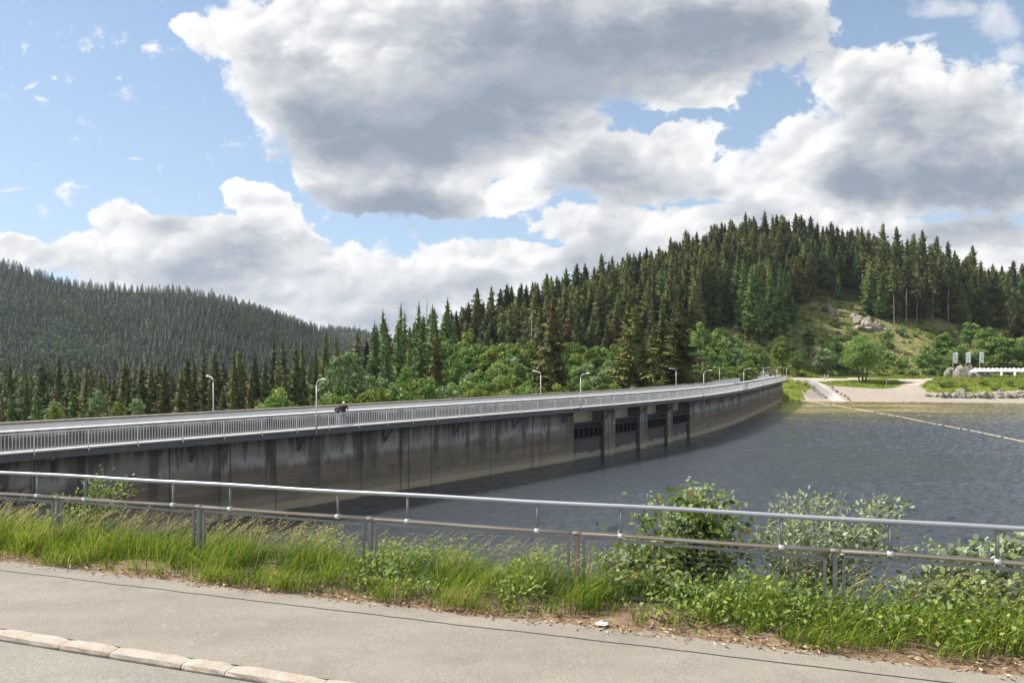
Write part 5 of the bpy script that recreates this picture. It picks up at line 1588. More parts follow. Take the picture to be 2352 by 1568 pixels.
bp = [on_ground(1843, 897) + Vector((0, 0, .1)), on_ground(1847, 908) + Vector((0, 0, .1))] + [on_water(x, y) for x, y in ((1860, 920), (1894, 927.5), (1960, 937.5), (2064, 956), (2164, 976), (2250, 992), (2344, 1012), (2440, 1034))]
pl = [bp[0]]
for a, e in zip(bp[:-1], bp[1:]):
    k = max(1, int((e - a).length / .5)); pl += [a + (e - a) * (j / k) for j in range(1, k + 1)]
boom = thing('floating_boom', 'thin pale orange floating boom line curving from the shore across the water', 'boom', bp[2])
i = 0
while i + 4 < len(pl):
    part(MB().tube(pl[i:i + 4], [.05, .065, .065, .05], 6), 'float', FLOAT, boom)
    if (i // 4) % 6 == 5: part(MB().tube([pl[i + 3], pl[i + 4]], .085, 8), 'joint', DARKF, boom)
    i += 4
part(MB().tube([p_ - Vector((0, 0, .03)) for p_ in pl[::3]], .045, 6), 'cable', FLOAT, boom)
hs = [on_ground(x, y) + Vector((0, 0, .12)) for x, y in ((1823, 882), (1830, 889), (1837, 896), (1841, 903), (1844, 911), (1846, 918))]
o = MB().tube(hs, .11, 7).build('hose', simple('olive_hose', (.16, .15, .05), .6, .3, 2), smooth=True); tag(o, 'curved dark hose lying on the grass slope at the end of the dam', 'hose')

# ------------------------------------------------------------------ flags
FLAGM, t, b = material('white_flag_cloth')
b.inputs['Base Color'].default_value = (.74, .74, .78, 1); b.inputs['Roughness'].default_value = .8
INK = simple('grey_flag_print', (.28, .28, .31), .8, .1, 3)
POLEM = simple('white_flagpole', (.66, .66, .66), .5, .1, 3)
for i, (x, yt, yb_, lab) in enumerate(((2189, 809.5, 868, 'white banner flag on the leftmost of the three poles'), (2219, 809, 866, 'white banner flag on the middle pole in front of the rounded rock'), (2250, 808.5, 867, 'white banner flag on the pole nearest the parasols'))):
    p = on_ground(x, yb_); s_ = p.y / F; h = (yb_ - yt) * s_
    o = thing('flag', lab, 'flag', p, 0, 'white flags by the terrace')
    MB().tube([(0, 0, -.4), (0, 0, h + .1)], [.06, .045], 8).build('flagpole', POLEM, o)
    wd, hd = 1.62, 3.75; n = 12; vs = []
    ph = i * 1.3
    wav = lambda u_, v_: .13 * math.sin(u_ * 5 + ph + v_ * 1.2) * u_
    for r_ in range(9):
        for c_ in range(n):
            u_, v_ = c_ / (n - 1), r_ / 8
            vs.append((.07 + wd * u_ - .10 * v_ * u_ * (1 if i != 1 else -.6), wav(u_, v_), h - .05 - hd * v_ - .12 * u_ * math.sin(v_ * 3)))
    fs = [(r_ * n + c_, r_ * n + c_ + 1, (r_ + 1) * n + c_ + 1, (r_ + 1) * n + c_) for r_ in range(8) for c_ in range(n - 1)]
    cl_ = MB().add(vs, fs).build('banner', FLAGM, o, True); sm = cl_.modifiers.new('thick', 'SOLIDIFY'); sm.thickness = .012
    pm = MB()                                            # small line of print on top, ringed emblem lower down
    def q(u_, v_): return (.07 + wd * u_, wav(u_, v_) - .035, h - .05 - hd * v_)
    pm.bar(q(.25, .14), q(.7, .14), .01, .07); pm.bar(q(.3, .19), q(.62, .19), .01, .05)
    ring = [(.5 + .17 * math.cos(a), .60 + .075 * math.sin(a)) for a in np.linspace(0, 2 * math.pi, 13)]
    for a, e in zip(ring[:-1], ring[1:]): pm.bar(q(*a), q(*e), .01, .05)
    pm.bar(q(.5, .53), q(.5, .70), .01, .08); pm.bar(q(.36, .63), q(.64, .57), .01, .07); pm.bar(q(.3, .78), q(.7, .78), .01, .06)
    pm.build('emblem', INK, cl_)

# ------------------------------------------------------------------ parasols and benches on the terrace
CANVAS, t, b = material('white_parasol_canvas')
b.inputs['Base Color'].default_value = (.80, .80, .79, 1); b.inputs['Roughness'].default_value = .85
PPOLE = simple('parasol_pole', (.5, .5, .5), .5, .1, 3)


def parasol_meshes():
    a = 1.52; mb = MB(); vs = [(0, 0, 3.55)]
    rim = []
    for sx_, sy_ in ((-1, -1), (1, -1), (1, 1), (-1, 1)): rim.append((sx_ * a, sy_ * a, 2.25))
    mid = [((rim[k][0] + rim[(k + 1) % 4][0]) / 2, (rim[k][1] + rim[(k + 1) % 4][1]) / 2, 2.25) for k in range(4)]
    ring = [x for k in range(4) for x in (rim[k], mid[k])]
    half = [(x * .5, y * .5, 2.25 + .55) for x, y, z in ring]
    drop = [(x, y, 2.05) for x, y, z in ring]
    V = vs + half + ring + drop
    f = [(0, 1 + k, 1 + (k + 1) % 8) for k in range(8)]
    for lo in (1, 9): f += [(lo + k, lo + 8 + k, lo + 8 + (k + 1) % 8, lo + (k + 1) % 8) for k in range(8)]
    can = MB().add(V, f).mesh('canopy', CANVAS)
    pole = MB().tube([(0, 0, -.3), (0, 0, 3.5)], .04, 8).mesh('pole', PPOLE)
    ribs = MB()
    for x, y, z in rim: ribs.tube([(0, 0, 3.4), (x * .97, y * .97, 2.2)], .018, 5, False)
    return can, pole, ribs.mesh('rib', PPOLE)


pm_ = parasol_meshes()


def parasol(x, Y, label, k):
    X = (x - CX) / F * Y; z = HC - (866.5 - YH) / F * Y
    o = thing('parasol', label, 'parasol', (X, Y, z), random.uniform(-.06, .06), 'white parasols on the terrace')
    for me_, nm in zip(pm_, ('canopy', 'pole', 'rib')): link(nm, me_, o)


for k, x in enumerate((2250.7, 2270.5, 2289.8, 2310, 2329.4, 2351, 2371)): parasol(x, 247, 'open white square parasol in the front row on the terrace', k)
for k, x in enumerate((2241.5, 2260.8, 2280.6, 2300, 2320, 2340, 2360)): parasol(x, 251.5, 'open white square parasol in the back row on the terrace', k)
for x, h, lab in ((2300.7, 2.7, 'folded white parasol standing in front of the open ones, left of the two'), (2331.5, 3.0, 'taller folded white parasol standing in front of the open ones')):
    Y = 244; z = HC - (867 - YH) / F * Y
    o = thing('folded_parasol', lab, 'parasol', ((x - CX) / F * Y, Y, z))
    MB().tube([(0, 0, -.2), (0, 0, h)], .035, 7).build('pole', PPOLE, o)
    n = 14; vs = []
    for zz, r_ in ((.55, .10), (.7, .30), (1.2, .36), (1.9, .25), (h - .25, .12), (h - .02, .03)):
        for j in range(n):
            a = 2 * math.pi * j / n; rr = r_ * (1 + .25 * (-1) ** j); vs.append((rr * math.cos(a), rr * math.sin(a), zz))
    fs = [(r_ * n + j, r_ * n + (j + 1) % n, (r_ + 1) * n + (j + 1) % n, (r_ + 1) * n + j) for r_ in range(5) for j in range(n)]
    MB().add(vs, fs + [tuple(range(n - 1, -1, -1)), tuple(range(5 * n, 6 * n))]).build('canopy', CANVAS, o)
ORANGE = simple('orange_lacquered_wood', (.60, .20, .045), .5, .15, 3)
for x, Y, lab in ((2218, 243, 'orange beer bench left of the parasols behind the middle flagpole'), (2236, 244, 'orange beer bench under the first parasol'), (2338, 243, 'orange beer bench right of the folded parasols'), (2350, 244.5, 'orange beer bench at the right border under the parasols')):
    z = HC - (866.5 - YH) / F * Y; o = thing('beer_bench', lab, 'bench', ((x - CX) / F * Y, Y, z), random.uniform(-.1, .1), 'beer benches on the terrace')
    MB().box((0, 0, .62), (2.2, .5, .05)).build('seat', ORANGE, o)
    for sx_ in (-.75, .75):
        MB().bar((sx_, -.2, -.2), (sx_, .12, .6), .04, .04).bar((sx_, .2, -.2), (sx_, -.12, .6), .04, .04).build('leg', STEEL, o)

# ------------------------------------------------------------------ signs
WSIGN = simple('white_sign_plate', (.74, .74, .73), .5, .05, 5)
RSIGN = simple('red_sign_plate', (.33, .06, .055), .5, .15, 5)
BSIGN = simple('blue_sign_plate', (.07, .20, .42), .5, .1, 5)
YSIGN = simple('black_print', (.05, .05, .05), .6, .1, 5)


def sign(x, yb_, label, plates, posts=1, Y=None, name='sign'):
    """plates: (kind, x offset, y0, y1, width) rows in the 2352 px frame"""
    if Y is None: p = on_ground(x, yb_)
    else:
        p = at(x, yb_, Y); p.z = gz(p.x, p.y)
    s_ = p.y / F; o = thing(name, label, 'sign', p)
    top = HC - (min(q[2] for q in plates) - YH) * s_ - p.z
    for k in range(posts):
        dx = 0 if posts == 1 else (k - .5) * plates[0][4] * s_ * .8
        MB().tube([(dx, .03, -.4), (dx, .03, top - .05)], .035, 7).build('post', GALV, o)
    for kind, dx, y0, y1, wd in plates:
        z1, z0 = HC - (y0 - YH) * s_ - p.z, HC - (y1 - YH) * s_ - p.z; w2 = wd * s_ / 2; cx_ = dx * s_
        mb = MB()
        if kind[0] == 't':
            for k, (sc, yy) in enumerate(((1, -.03), (.74, -.036))):
                zc = z0 + (z1 - z0) * .36
                V3 = [(cx_ - w2 * sc, yy, zc + (z0 - zc) * sc), (cx_ + w2 * sc, yy, zc + (z0 - zc) * sc), (cx_, yy, zc + (z1 - zc) * sc)]
                MB().add(V3 + [(a, b_ + .012, c_) for a, b_, c_ in V3], [(0, 1, 2), (5, 4, 3), (0, 3, 4, 1), (1, 4, 5, 2), (2, 5, 3, 0)]).build('plate', WSIGN if k else RSIGN if kind == 'tr' else WSIGN, o)
            continue
        if kind[0] == 'o':
            n = 20; zc = (z0 + z1) / 2; r_ = (z1 - z0) / 2
            ring = [(cx_ + r_ * math.cos(2 * math.pi * k / n), -.03, zc + r_ * math.sin(2 * math.pi * k / n)) for k in range(n)]
            MB().add(ring + [(a, b_ + .015, c_) for a, b_, c_ in ring], [tuple(range(n)), tuple(range(2 * n - 1, n - 1, -1))] + [(k, n + k, n + (k + 1) % n, (k + 1) % n) for k in range(n)]).build('plate', BSIGN, o)
            MB().box((cx_, -.036, zc), (r_ * .35, .006, r_ * 1.0)).build('symbol', WSIGN, o)
            continue
        mb.box((cx_, -.03, (z0 + z1) / 2), (wd * s_, .03, z1 - z0)).build('plate', {'w': WSIGN, 'r': RSIGN, 'b': BSIGN}[kind[0]], o)
        if kind == 'wp':
            mq = MB(); mq.box((cx_ - w2 * .35, -.049, z0 + (z1 - z0) * .72), (w2 * .55, .006, (z1 - z0) * .3)).build('print', YSIGN, o)
            MB().box((cx_ + w2 * .6, -.049, z0 + (z1 - z0) * .35), (w2 * .25, .006, (z1 - z0) * .4)).build('print', BSIGN, o)
        if kind == 'rp':
            for k in range(3): MB().box((cx_, -.049, z0 + (z1 - z0) * (.25 + .25 * k)), (w2 * 1.3, .006, (z1 - z0) * .08)).build('print', WSIGN, o)
    return o


sign(1893.6, 877, 'white triangular warning sign over a white panel beside the slipway path', [('t', 0, 859, 863.8, 6.6), ('w', .4, 865, 871.4, 3.6)])
sign(1901, 869, 'small white sign just right of the triangular warning sign', [('w', 0, 860.3, 864.6, 2.6)])
sign(1735.3, 864, 'white notice board on two posts beyond the outer parapet', [('wp', 0, 853, 860.5, 9.6)], 2, 172, 'notice_board')
sign(1763, 862, 'two round blue traffic signs on one post at the end of the outer parapet', [('o', 0, 848.6, 853.4, 4.6), ('o', 0, 853.8, 858, 4.2)], 1, 186)
sign(1748.5, 862, 'small white direction sign between the notice board and the round blue signs', [('w', 0, 853.2, 855.4, 4.0), ('w', -1.5, 857.8, 859.6, 4.4)], 1, 180)
sign(2036, 892, 'red sign on a thin post standing on the grassy island by the beach', [('rp', 0, 870.2, 873.8, 7.0)])
sign(2152, 868, 'red sign in front of the bushes left of the flags', [('rp', 0, 856.8, 862.2, 6.6)], 2)
p = on_ground(1821.6, 873); s_ = p.y / F
o = thing('dog_bag_post', 'slim black post with a dark box at the end of the dam', 'post', p); MB().tube([(0, 0, -.3), (0, 0, 1.5)], .05, 7).build('pole', DKSTEEL, o); MB().box((0, -.05, 1.05), (.26, .2, .5)).build('box', DKSTEEL, o)
p = on_ground(2056, 903); o = thing('bicycle_stand', 'thin metal bicycle stand on the beach', 'bicycle stand', p, .15)
for k in range(5):
    x_ = -1.1 + .55 * k; MB().tube([(x_, 0, 0), (x_, 0, .95), (x_ + .25, 0, .95), (x_ + .25, 0, 0)], .022, 6).build('hoop', GALV, o)
for yy in (-.25, .25): MB().tube([(-1.3, yy, .03), (1.5, yy, .03)], .025, 6).build('base_rail', GALV, o)

# ------------------------------------------------------------------ rubble stone wall at the near end of the dam
SHST = simple('grey_rubble_stone', (.25, .225, .205), .9, .45, 1.8, bump=.04, c2=(.13, .12, .11))
mb = MB(); g3 = random.Random(9)
bmv = bpy_bm(2); UV_ = [Vector(v.co) for v in bmv.verts]; UF = [tuple(v.index for v in f.verts) for f in bmv.faces]; bmv.free()
for r_ in range(17):
    k_ = 0; s = 8.0 + .3 * (r_ % 2)
    while s < 26.6:
        zt = -1.9 - max(0, s - 19.5) * .36
        z = WATER - .6 + r_ * .42
        wdt = g3.uniform(.55, 1.05)
        if z < zt:
            n_off = NF + .25 + (zt - z) * .30
            c_ = dam_pt(s + wdt / 2, n_off, z + g3.uniform(-.06, .06)); o_, d, nn = dam_frame(s)
            rr = [Vector((q.x * g3.uniform(.85, 1.1), q.y * g3.uniform(.85, 1.1), q.z * g3.uniform(.85, 1.1))) for q in UV_]
            mb.add([c_ + d * q.x * wdt * .54 + nn * q.y * .36 + Vector((0, 0, 1)) * q.z * .255 for q in rr], UF)
        s += wdt * .98
o = mb.build('stone_wall', SHST); tag(o, 'rough grey rubble stone wall in the shade beside the near end of the dam', 'wall')

# ------------------------------------------------------------------ people
SKIN = simple('skin', (.50, .30, .21), .6, .1, 9)


def cloth(c, name): return simple(name, c, .85, .2, 14)


def skin_obj(name, pts, edges, rad, m, parent, lv=2, root=0):
    me = bpy.data.meshes.new(name); me.from_pydata(pts, edges, []); me.materials.append(m)
    o = bpy.data.objects.new(name, me); COL.objects.link(o); o.parent = parent
    o.modifiers.new('skin', 'SKIN')
    for i, r_ in enumerate(rad):
        v = me.skin_vertices[0].data[i]; v.radius = (r_, r_) if not isinstance(r_, tuple) else r_; v.use_root = i == root
    sb = o.modifiers.new('sub', 'SUBSURF'); sb.levels = lv; sb.render_levels = lv
    for p_ in me.polygons: p_.use_smooth = True
    return o


def person(label, loc, rz, J, top, bottom, shoes, cap=None, hair=None, short_sleeve=True, shorts=False, scale=1.0, extra=None, group=None):
    """J: joint name -> position in the figure's own frame, facing -y"""
    o = thing('person', label, 'person', loc, rz, group); o.scale = (scale,) * 3
    names = ['pelvis', 'waist', 'chest', 'neck', 'head', 'crown', 'shl', 'ell', 'wrl', 'shr', 'elr', 'wrr', 'hil', 'knl', 'anl', 'tol', 'hir', 'knr', 'anr', 'tor']
    pts = [J[n] for n in names]; ix = {n: i for i, n in enumerate(names)}
    ed = [('pelvis', 'waist'), ('waist', 'chest'), ('chest', 'neck'), ('neck', 'head'), ('head', 'crown'), ('chest', 'shl'), ('shl', 'ell'), ('ell', 'wrl'), ('chest', 'shr'), ('shr', 'elr'), ('elr', 'wrr'), ('pelvis', 'hil'), ('hil', 'knl'), ('knl', 'anl'), ('anl', 'tol'), ('pelvis', 'hir'), ('hir', 'knr'), ('knr', 'anr'), ('anr', 'tor')]
    ra = {'pelvis': (.125, .10), 'waist': (.12, .095), 'chest': (.14, .105), 'neck': .055, 'head': (.088, .10), 'crown': (.07, .085), 'sh': .062, 'el': .043, 'wr': .030, 'hi': .085, 'kn': .055, 'an': .04, 'to': .035}
    rad = [ra.get(n, ra.get(n[:2])) for n in names]
    E = [(ix[a], ix[b_]) for a, b_ in ed]
    for sd_ in 'lr':                                            # palm and five fingers
        w_ = Vector(J['wr' + sd_]); f_ = (w_ - Vector(J['el' + sd_])).normalized(); s_ = Vector((1 if sd_ == 'l' else -1, 0, 0))
        ac = f_.cross(Vector((0, 0, 1))); ac = ac.normalized() if ac.length > .2 else Vector((0, -1, 0))
        pi_ = len(pts); pts.append(tuple(w_ + f_ * .07)); rad.append((.034, .018)); E.append((ix['wr' + sd_], pi_))
        for k, (of, ln) in enumerate(((-.030, .065), (-.010, .08), (.010, .075), (.030, .058))):
            a = len(pts); pts.append(tuple(w_ + f_ * (.105 + ln * .5) + ac * of)); rad.append(.0095); E.append((pi_, a))
            pts.append(tuple(w_ + f_ * (.10 + ln) + ac * of + Vector((0, -.012, 0)))); rad.append(.0075); E.append((a, a + 1))
        a = len(pts); pts.append(tuple(w_ + f_ * .075 - ac * .052)); rad.append(.011); E.append((pi_, a)); pts.append(tuple(w_ + f_ * .105 - ac * .066)); rad.append(.008); E.append((a, a + 1))
    skin_obj('body', pts, E, rad, SKIN, o)
    # face: nose and eyes
    hd = Vector(J['head'])
    # clothing
    tp = ['pelvis', 'waist', 'chest', 'shl', 'ell', 'shr', 'elr'] + ([] if short_sleeve else ['wrl', 'wrr'])
    tpt = [Vector(J[n]) for n in tp]
    if short_sleeve:
        for i_, a in ((4, 'shl'), (6, 'shr')): tpt[i_] = Vector(J[a]).lerp(Vector(J[tp[i_]]), .82)
    tE = [(0, 1), (1, 2), (2, 3), (3, 4), (2, 5), (5, 6)] + ([] if short_sleeve else [(4, 7), (6, 8)])
    skin_obj('shirt', [tuple(q) for q in tpt], tE, [(.155, .125), (.155, .125), (.168, .13), .085, .064, .085, .064] + ([] if short_sleeve else [.046, .046]), top, o)
    bt = ['pelvis', 'hil', 'knl', 'anl', 'hir', 'knr', 'anr']; bpt = [Vector(J[n]) for n in bt]
    if shorts:
        bpt = bpt[:3] + [bpt[4], bpt[5]]; bpt[2] = Vector(J['hil']).lerp(Vector(J['knl']), .95); bpt[4] = Vector(J['hir']).lerp(Vector(J['knr']), .95)
        skin_obj('shorts', [tuple(q) for q in bpt], [(0, 1), (1, 2), (0, 3), (3, 4)], [(.145, .118), .105, .088, .105, .088], bottom, o)
    else:
        skin_obj('trousers', [tuple(q) for q in bpt], [(0, 1), (1, 2), (2, 3), (0, 4), (4, 5), (5, 6)], [(.14, .115), .10, .072, .06, .10, .072, .06], bottom, o)
    for sd_ in 'lr':
        a, t_ = Vector(J['an' + sd_]), Vector(J['to' + sd_]); skin_obj('shoe', [tuple(a - (t_ - a) * .35 + Vector((0, 0, -.03))), tuple(a.lerp(t_, .5) + Vector((0, 0, -.012))), tuple(t_)], [(0, 1), (1, 2)], [(.05, .045), (.05, .045), (.045, .035)], shoes, o)
    if cap:
        pr = [(.103, 0), (.104, .035), (.092, .075), (.06, .105), (.01, .118)]
        MB().lathe(pr, hd + Vector((0, 0, .045)), 14).build('cap', cap, o, True)
        MB().box(hd + Vector((0, -.145, .055)), (.14, .11, .014), ((1, 0, 0), (0, .96, .26), (0, -.26, .96))).build('cap_brim', cap, o)
    if hair:
        skin_obj('hair', [tuple(hd + Vector((0, .02, .10))), tuple(hd + Vector((0, .055, .02))), tuple(hd + Vector((0, .06, -.14)))], [(0, 1), (1, 2)], [(.095, .09), (.102, .075), (.085, .045)], hair, o)
    for sx_ in (-.034, .034):
        MB().lathe([(.001, -.014), (.014, 0), (.001, .014)], hd + Vector((sx_, -.098, .03)), 8).build('eye', EYE if extra != 'glasses' else GLASS_, o)
    MB().lathe([(.02, -.03), (.016, 0), (.006, .03)], hd + Vector((0, -.105, .0)), 6).build('nose', SKIN, o, True)
    MB().box(hd + Vector((0, -.097, -.045)), (.045, .012, .010)).build('mouth', LIPS, o)
    return o


EYE = cloth((.03, .025, .02), 'eye'); GLASS_ = cloth((.015, .012, .012), 'sunglasses'); LIPS = cloth((.36, .14, .12), 'lips')
BASE_J = dict(pelvis=(0, 0, .95), waist=(0, 0, 1.10), chest=(0, .01, 1.32), neck=(0, .01, 1.50), head=(0, -.015, 1.62), crown=(0, -.01, 1.70), shl=(.18, .01, 1.42), ell=(.25, .03, 1.14), wrl=(.24, -.06, .91), shr=(-.18, .01, 1.42), elr=(-.25, .03, 1.14), wrr=(-.24, -.06, .91),
              hil=(.09, 0, .90), knl=(.10, -.03, .50), anl=(.10, .02, .09), tol=(.11, -.15, .035), hir=(-.09, 0, .90), knr=(-.10, -.03, .50), anr=(-.10, .02, .09), tor=(-.11, -.15, .035))


def pose(**k): d = dict(BASE_J); d.update(k); return d


BLACK = cloth((.035, .036, .042), 'black_cotton'); DENIM = cloth((.07, .13, .22), 'blue_denim'); LDEN = cloth((.36, .42, .50), 'pale_denim'); CAPW = cloth((.74, .62, .58), 'white_cap_cloth'); SHOE = cloth((.06, .055, .05), 'dark_shoe'); WSHOE = cloth((.6, .58, .56), 'light_shoe')
DKJ = cloth((.075, .06, .062), 'dark_jacket'); HAIR = cloth((.14, .065, .04), 'red_brown_hair'); GREY = cloth((.10, .10, .12), 'dark_grey_cloth')
face = math.atan2(-1, -.25) + math.pi / 2          # facing the lake and the road
# man: hand at the hip, one leg ahead
sM = s_at(790.5, -.75); oM, dM, nM = dam_frame(sM)
rzM = math.atan2(nM.y, nM.x) + math.pi / 2 - .75
person('man in a white cap, black shirt and denim shorts walking on the dam walkway', dam_pt(sM, -.78, DECK), rzM,
       pose(ell=(.30, .07, 1.18), wrl=(.24, -.04, .97), elr=(-.27, .02, 1.16), wrr=(-.20, -.10, .98), knl=(.12, -.10, .50), anl=(.12, .14, .12), tol=(.12, -.02, .05), knr=(-.10, -.14, .51), anr=(-.09, -.16, .09), tor=(-.10, -.33, .04)),
       BLACK, DENIM, SHOE, cap=CAPW, shorts=True, scale=1.04)
sW = s_at(776.5, -.72); oW, dW, nW = dam_frame(sW)
person('woman in dark jacket, sunglasses and pale jeans walking arm in arm with the man', dam_pt(sW, -.72, DECK), rzM,
       pose(head=(.03, -.02, 1.61), crown=(.035, -.015, 1.69), elr=(-.24, -.04, 1.16), wrr=(-.07, -.20, 1.24), ell=(.27, .06, 1.17), wrl=(.30, .02, 1.0), knl=(.10, -.16, .51), anl=(.09, -.20, .09), tol=(.10, -.36, .04), knr=(-.12, .03, .50), anr=(-.20, .22, .13), tor=(-.21, .08, .05)),
       DKJ, LDEN, WSHOE, hair=HAIR, short_sleeve=False, scale=.965, extra='glasses')
sC = s_at(1732, -2.6)
person('lone dark figure leaning on the inner parapet far along the dam', dam_pt(sC, -2.7, DECK + .02), rzM, pose(chest=(0, -.16, 1.26), neck=(0, -.26, 1.40), head=(0, -.32, 1.50), crown=(0, -.33, 1.58), shl=(.18, -.18, 1.34), shr=(-.18, -.18, 1.34), ell=(.26, -.28, 1.13), elr=(-.26, -.28, 1.13), wrl=(.10, -.46, 1.12), wrr=(-.10, -.46, 1.12)),
       cloth((.14, .045, .04), 'dark_red_cloth'), GREY, SHOE, hair=cloth((.03, .02, .015), 'dark_hair'), short_sleeve=False)
for x_, n_, lab, tp_, bt_ in ((1794, -4.6, 'person in dark red top walking at the far end of the dam crest', cloth((.22, .05, .045), 'red_cloth'), GREY), (1801, -4.9, 'person in dark clothes and pale trousers at the far end of the dam crest', DKJ, LDEN)):
    s_ = min(s_at(x_, n_), S_END + 2)
    person(lab, dam_pt(s_, n_, DECK + .02), rzM + .5, pose(knl=(.10, -.14, .51), anl=(.10, -.16, .09), tol=(.10, -.32, .04), anr=(-.10, .2, .12), tor=(-.1, .06, .05)), tp_, bt_, SHOE, hair=HAIR, short_sleeve=False)
# ------------------------------------------------------------------ daylight: sky, clouds, sun
SUN_AZ, SUN_EL, SKY_K = R(73), R(50), .095
EXPO = .7; HAZE = .00006
w = bpy.data.worlds.new("World"); scene.world = w; w.use_nodes = True
bg = w.node_tree.nodes['Background']; w.cycles.sampling_method = 'NONE'; bg.inputs[1].default_value = SKY_K
st = NT(w.node_tree)
sky = st.new('ShaderNodeTexSky', sky_type='NISHITA', sun_disc=False, sun_elevation=SUN_EL, sun_rotation=-SUN_AZ)
sky.air_density = 1.0; sky.dust_density = .6; sky.ozone_density = 1.6; sky.altitude = 900

# cumulus field: heaps described by direction (column, row of the 2352 px frame used everywhere), half width, half height, turn, thickness
HEAPS = [
    (470, 62, 105, 52, 10, .5), (570, 100, 170, 105, 25, .6), (700, 130, 230, 190, 0, .7), (680, 255, 140, 120, 30, .5), (900, 80, 320, 220, 0, .55), (1060, 190, 360, 190, -10, 1.0), (1300, 60, 420, 190, 0, .8),
    (1500, 110, 400, 150, -10, 1.1), (1700, 60, 270, 140, 0, .8), (830, 320, 240, 130, 0, 1.0), (1000, 330, 300, 130, -12, .8), (860, 425, 210, 78, 4, .8), (970, 450, 180, 62, 0, 1.0), (760, 400, 110, 75, 20, .3), (1130, 330, 200, 110, -35, .5), (1240, 250, 220, 90, -25, .6),
    (1600, 200, 170, 60, -8, .3), (740, 30, 90, 60, 0, .2), (1040, 420, 150, 70, -30, .5),
    (1260, 345, 160, 75, -35, .2), (1400, 375, 200, 85, -8, .35), (1560, 340, 120, 70, 0, .25), (1500, 420, 190, 60, 0, .5), (1170, 440, 190, 42, -12, .3), (1640, 420, 100, 60, 0, .4),
    (1960, 195, 160, 95, 0, .3), (2080, 240, 240, 150, 0, .5), (2240, 280, 240, 190, 0, .6), (1880, 330, 190, 90, -20, .3), (2000, 400, 280, 110, 0, .55), (2200, 420, 300, 90, 6, 1.1), (2340, 340, 150, 180, 0, .8), (1760, 420, 150, 80, 0, .35), (2050, 470, 150, 50, 0, .8), (2500, 300, 260, 200, 0, .7),
    (250, 492, 75, 45, 0, .25), (330, 520, 150, 52, 5, .35), (440, 525, 140, 60, 0, .3), (525, 435, 52, 42, 40, .2), (590, 470, 90, 65, 0, .3), (620, 520, 120, 80, 0, .4), (520, 575, 210, 62, 0, .5), (680, 560, 80, 80, 0, .3),
    (50, 570, 95, 48, 0, .3), (180, 590, 170, 55, 0, .3), (320, 625, 210, 70, 0, .6), (330, 590, 200, 60, 0, .3), (235, 572, 130, 52, 0, .3), (480, 640, 200, 60, 0, .3), (560, 625, 150, 50, 0, .3), (-120, 590, 160, 60, 0, .3),
    (760, 600, 130, 60, 0, .35), (900, 650, 240, 85, 0, .5), (1040, 605, 200, 60, -6, .35), (1190, 585, 140, 55, 0, .3), (650, 690, 260, 80, 0, .5), (1100, 680, 300, 90, 0, .5), (850, 740, 300, 60, 0, .35),
    (1300, 495, 80, 48, -10, .2), (1400, 520, 160, 75, 0, .5), (1380, 590, 170, 60, 0, .4), (1560, 530, 170, 75, 0, .4), (1690, 520, 160, 70, 0, .5), (1800, 500, 180, 70, 0, .5), (1950, 520, 200, 60, 0, .5), (2060, 570, 320, 70, 0, .5), (2250, 550, 260, 70, 0, .9), (2340, 620, 230, 70, 0, .5), (1700, 600, 300, 70, 0, .3), (1480, 620, 240, 60, 0, .3),
]
WISPS = [
    (2290, 50, 95, 80, 20, .5), (2170, 20, 120, 34, 0, .1), (2110, 90, 70, 16, -10, .05), (2330, 130, 70, 50, 0, .1),
    (70, 195, 30, 12, -25, .05), (122, 180, 16, 10, 30, .05), (95, 225, 34, 9, 22, .05), (30, 432, 75, 8, 2, .08), (310, 362, 26, 6, 0, .04),
]
SHADES = [
    (1260, 150, 640, 230, -8, .5), (900, 320, 330, 180, 0, .45), (920, 486, 230, 60, 3, .8), (2150, 350, 340, 190, 0, .32), (600, 150, 90, 120, -30, .2), (1440, 390, 220, 90, 0, .25), (430, 520, 240, 60, 0, .25),
    (1520, 130, 430, 105, -12, .95), (1150, 210, 360, 160, -10, .75), (880, 300, 230, 80, -10, .5), (1010, 340, 260, 90, -15, .6), (890, 462, 230, 52, 3, 1.0), (690, 215, 110, 140, -50, .5), (1760, 80, 210, 120, 0, .6), (1300, 60, 380, 120, 0, .45), (760, 335, 150, 70, 0, .5),
    (1500, 440, 190, 58, 0, .5), (1330, 405, 110, 60, -20, .3), (2080, 290, 200, 110, 0, .38), (2150, 435, 290, 62, 5, .9), (1990, 410, 170, 80, -10, .5), (2335, 400, 140, 100, 0, .7), (2280, 525, 190, 55, 0, .8), (2150, 545, 260, 45, 0, .45), (2250, 220, 140, 90, 0, .25), (1740, 500, 160, 55, 0, .45),
    (570, 570, 210, 48, 0, .55), (450, 625, 260, 70, 0, .55), (800, 690, 320, 55, 0, .45), (700, 625, 120, 45, 0, .35), (1050, 655, 220, 45, 0, .3), (1400, 575, 150, 70, 0, .55), (1300, 630, 170, 45, 0, .3), (850, 738, 260, 28, 0, .5), (150, 625, 170, 45, 0, .3), (1600, 560, 150, 50, 0, .35),
]


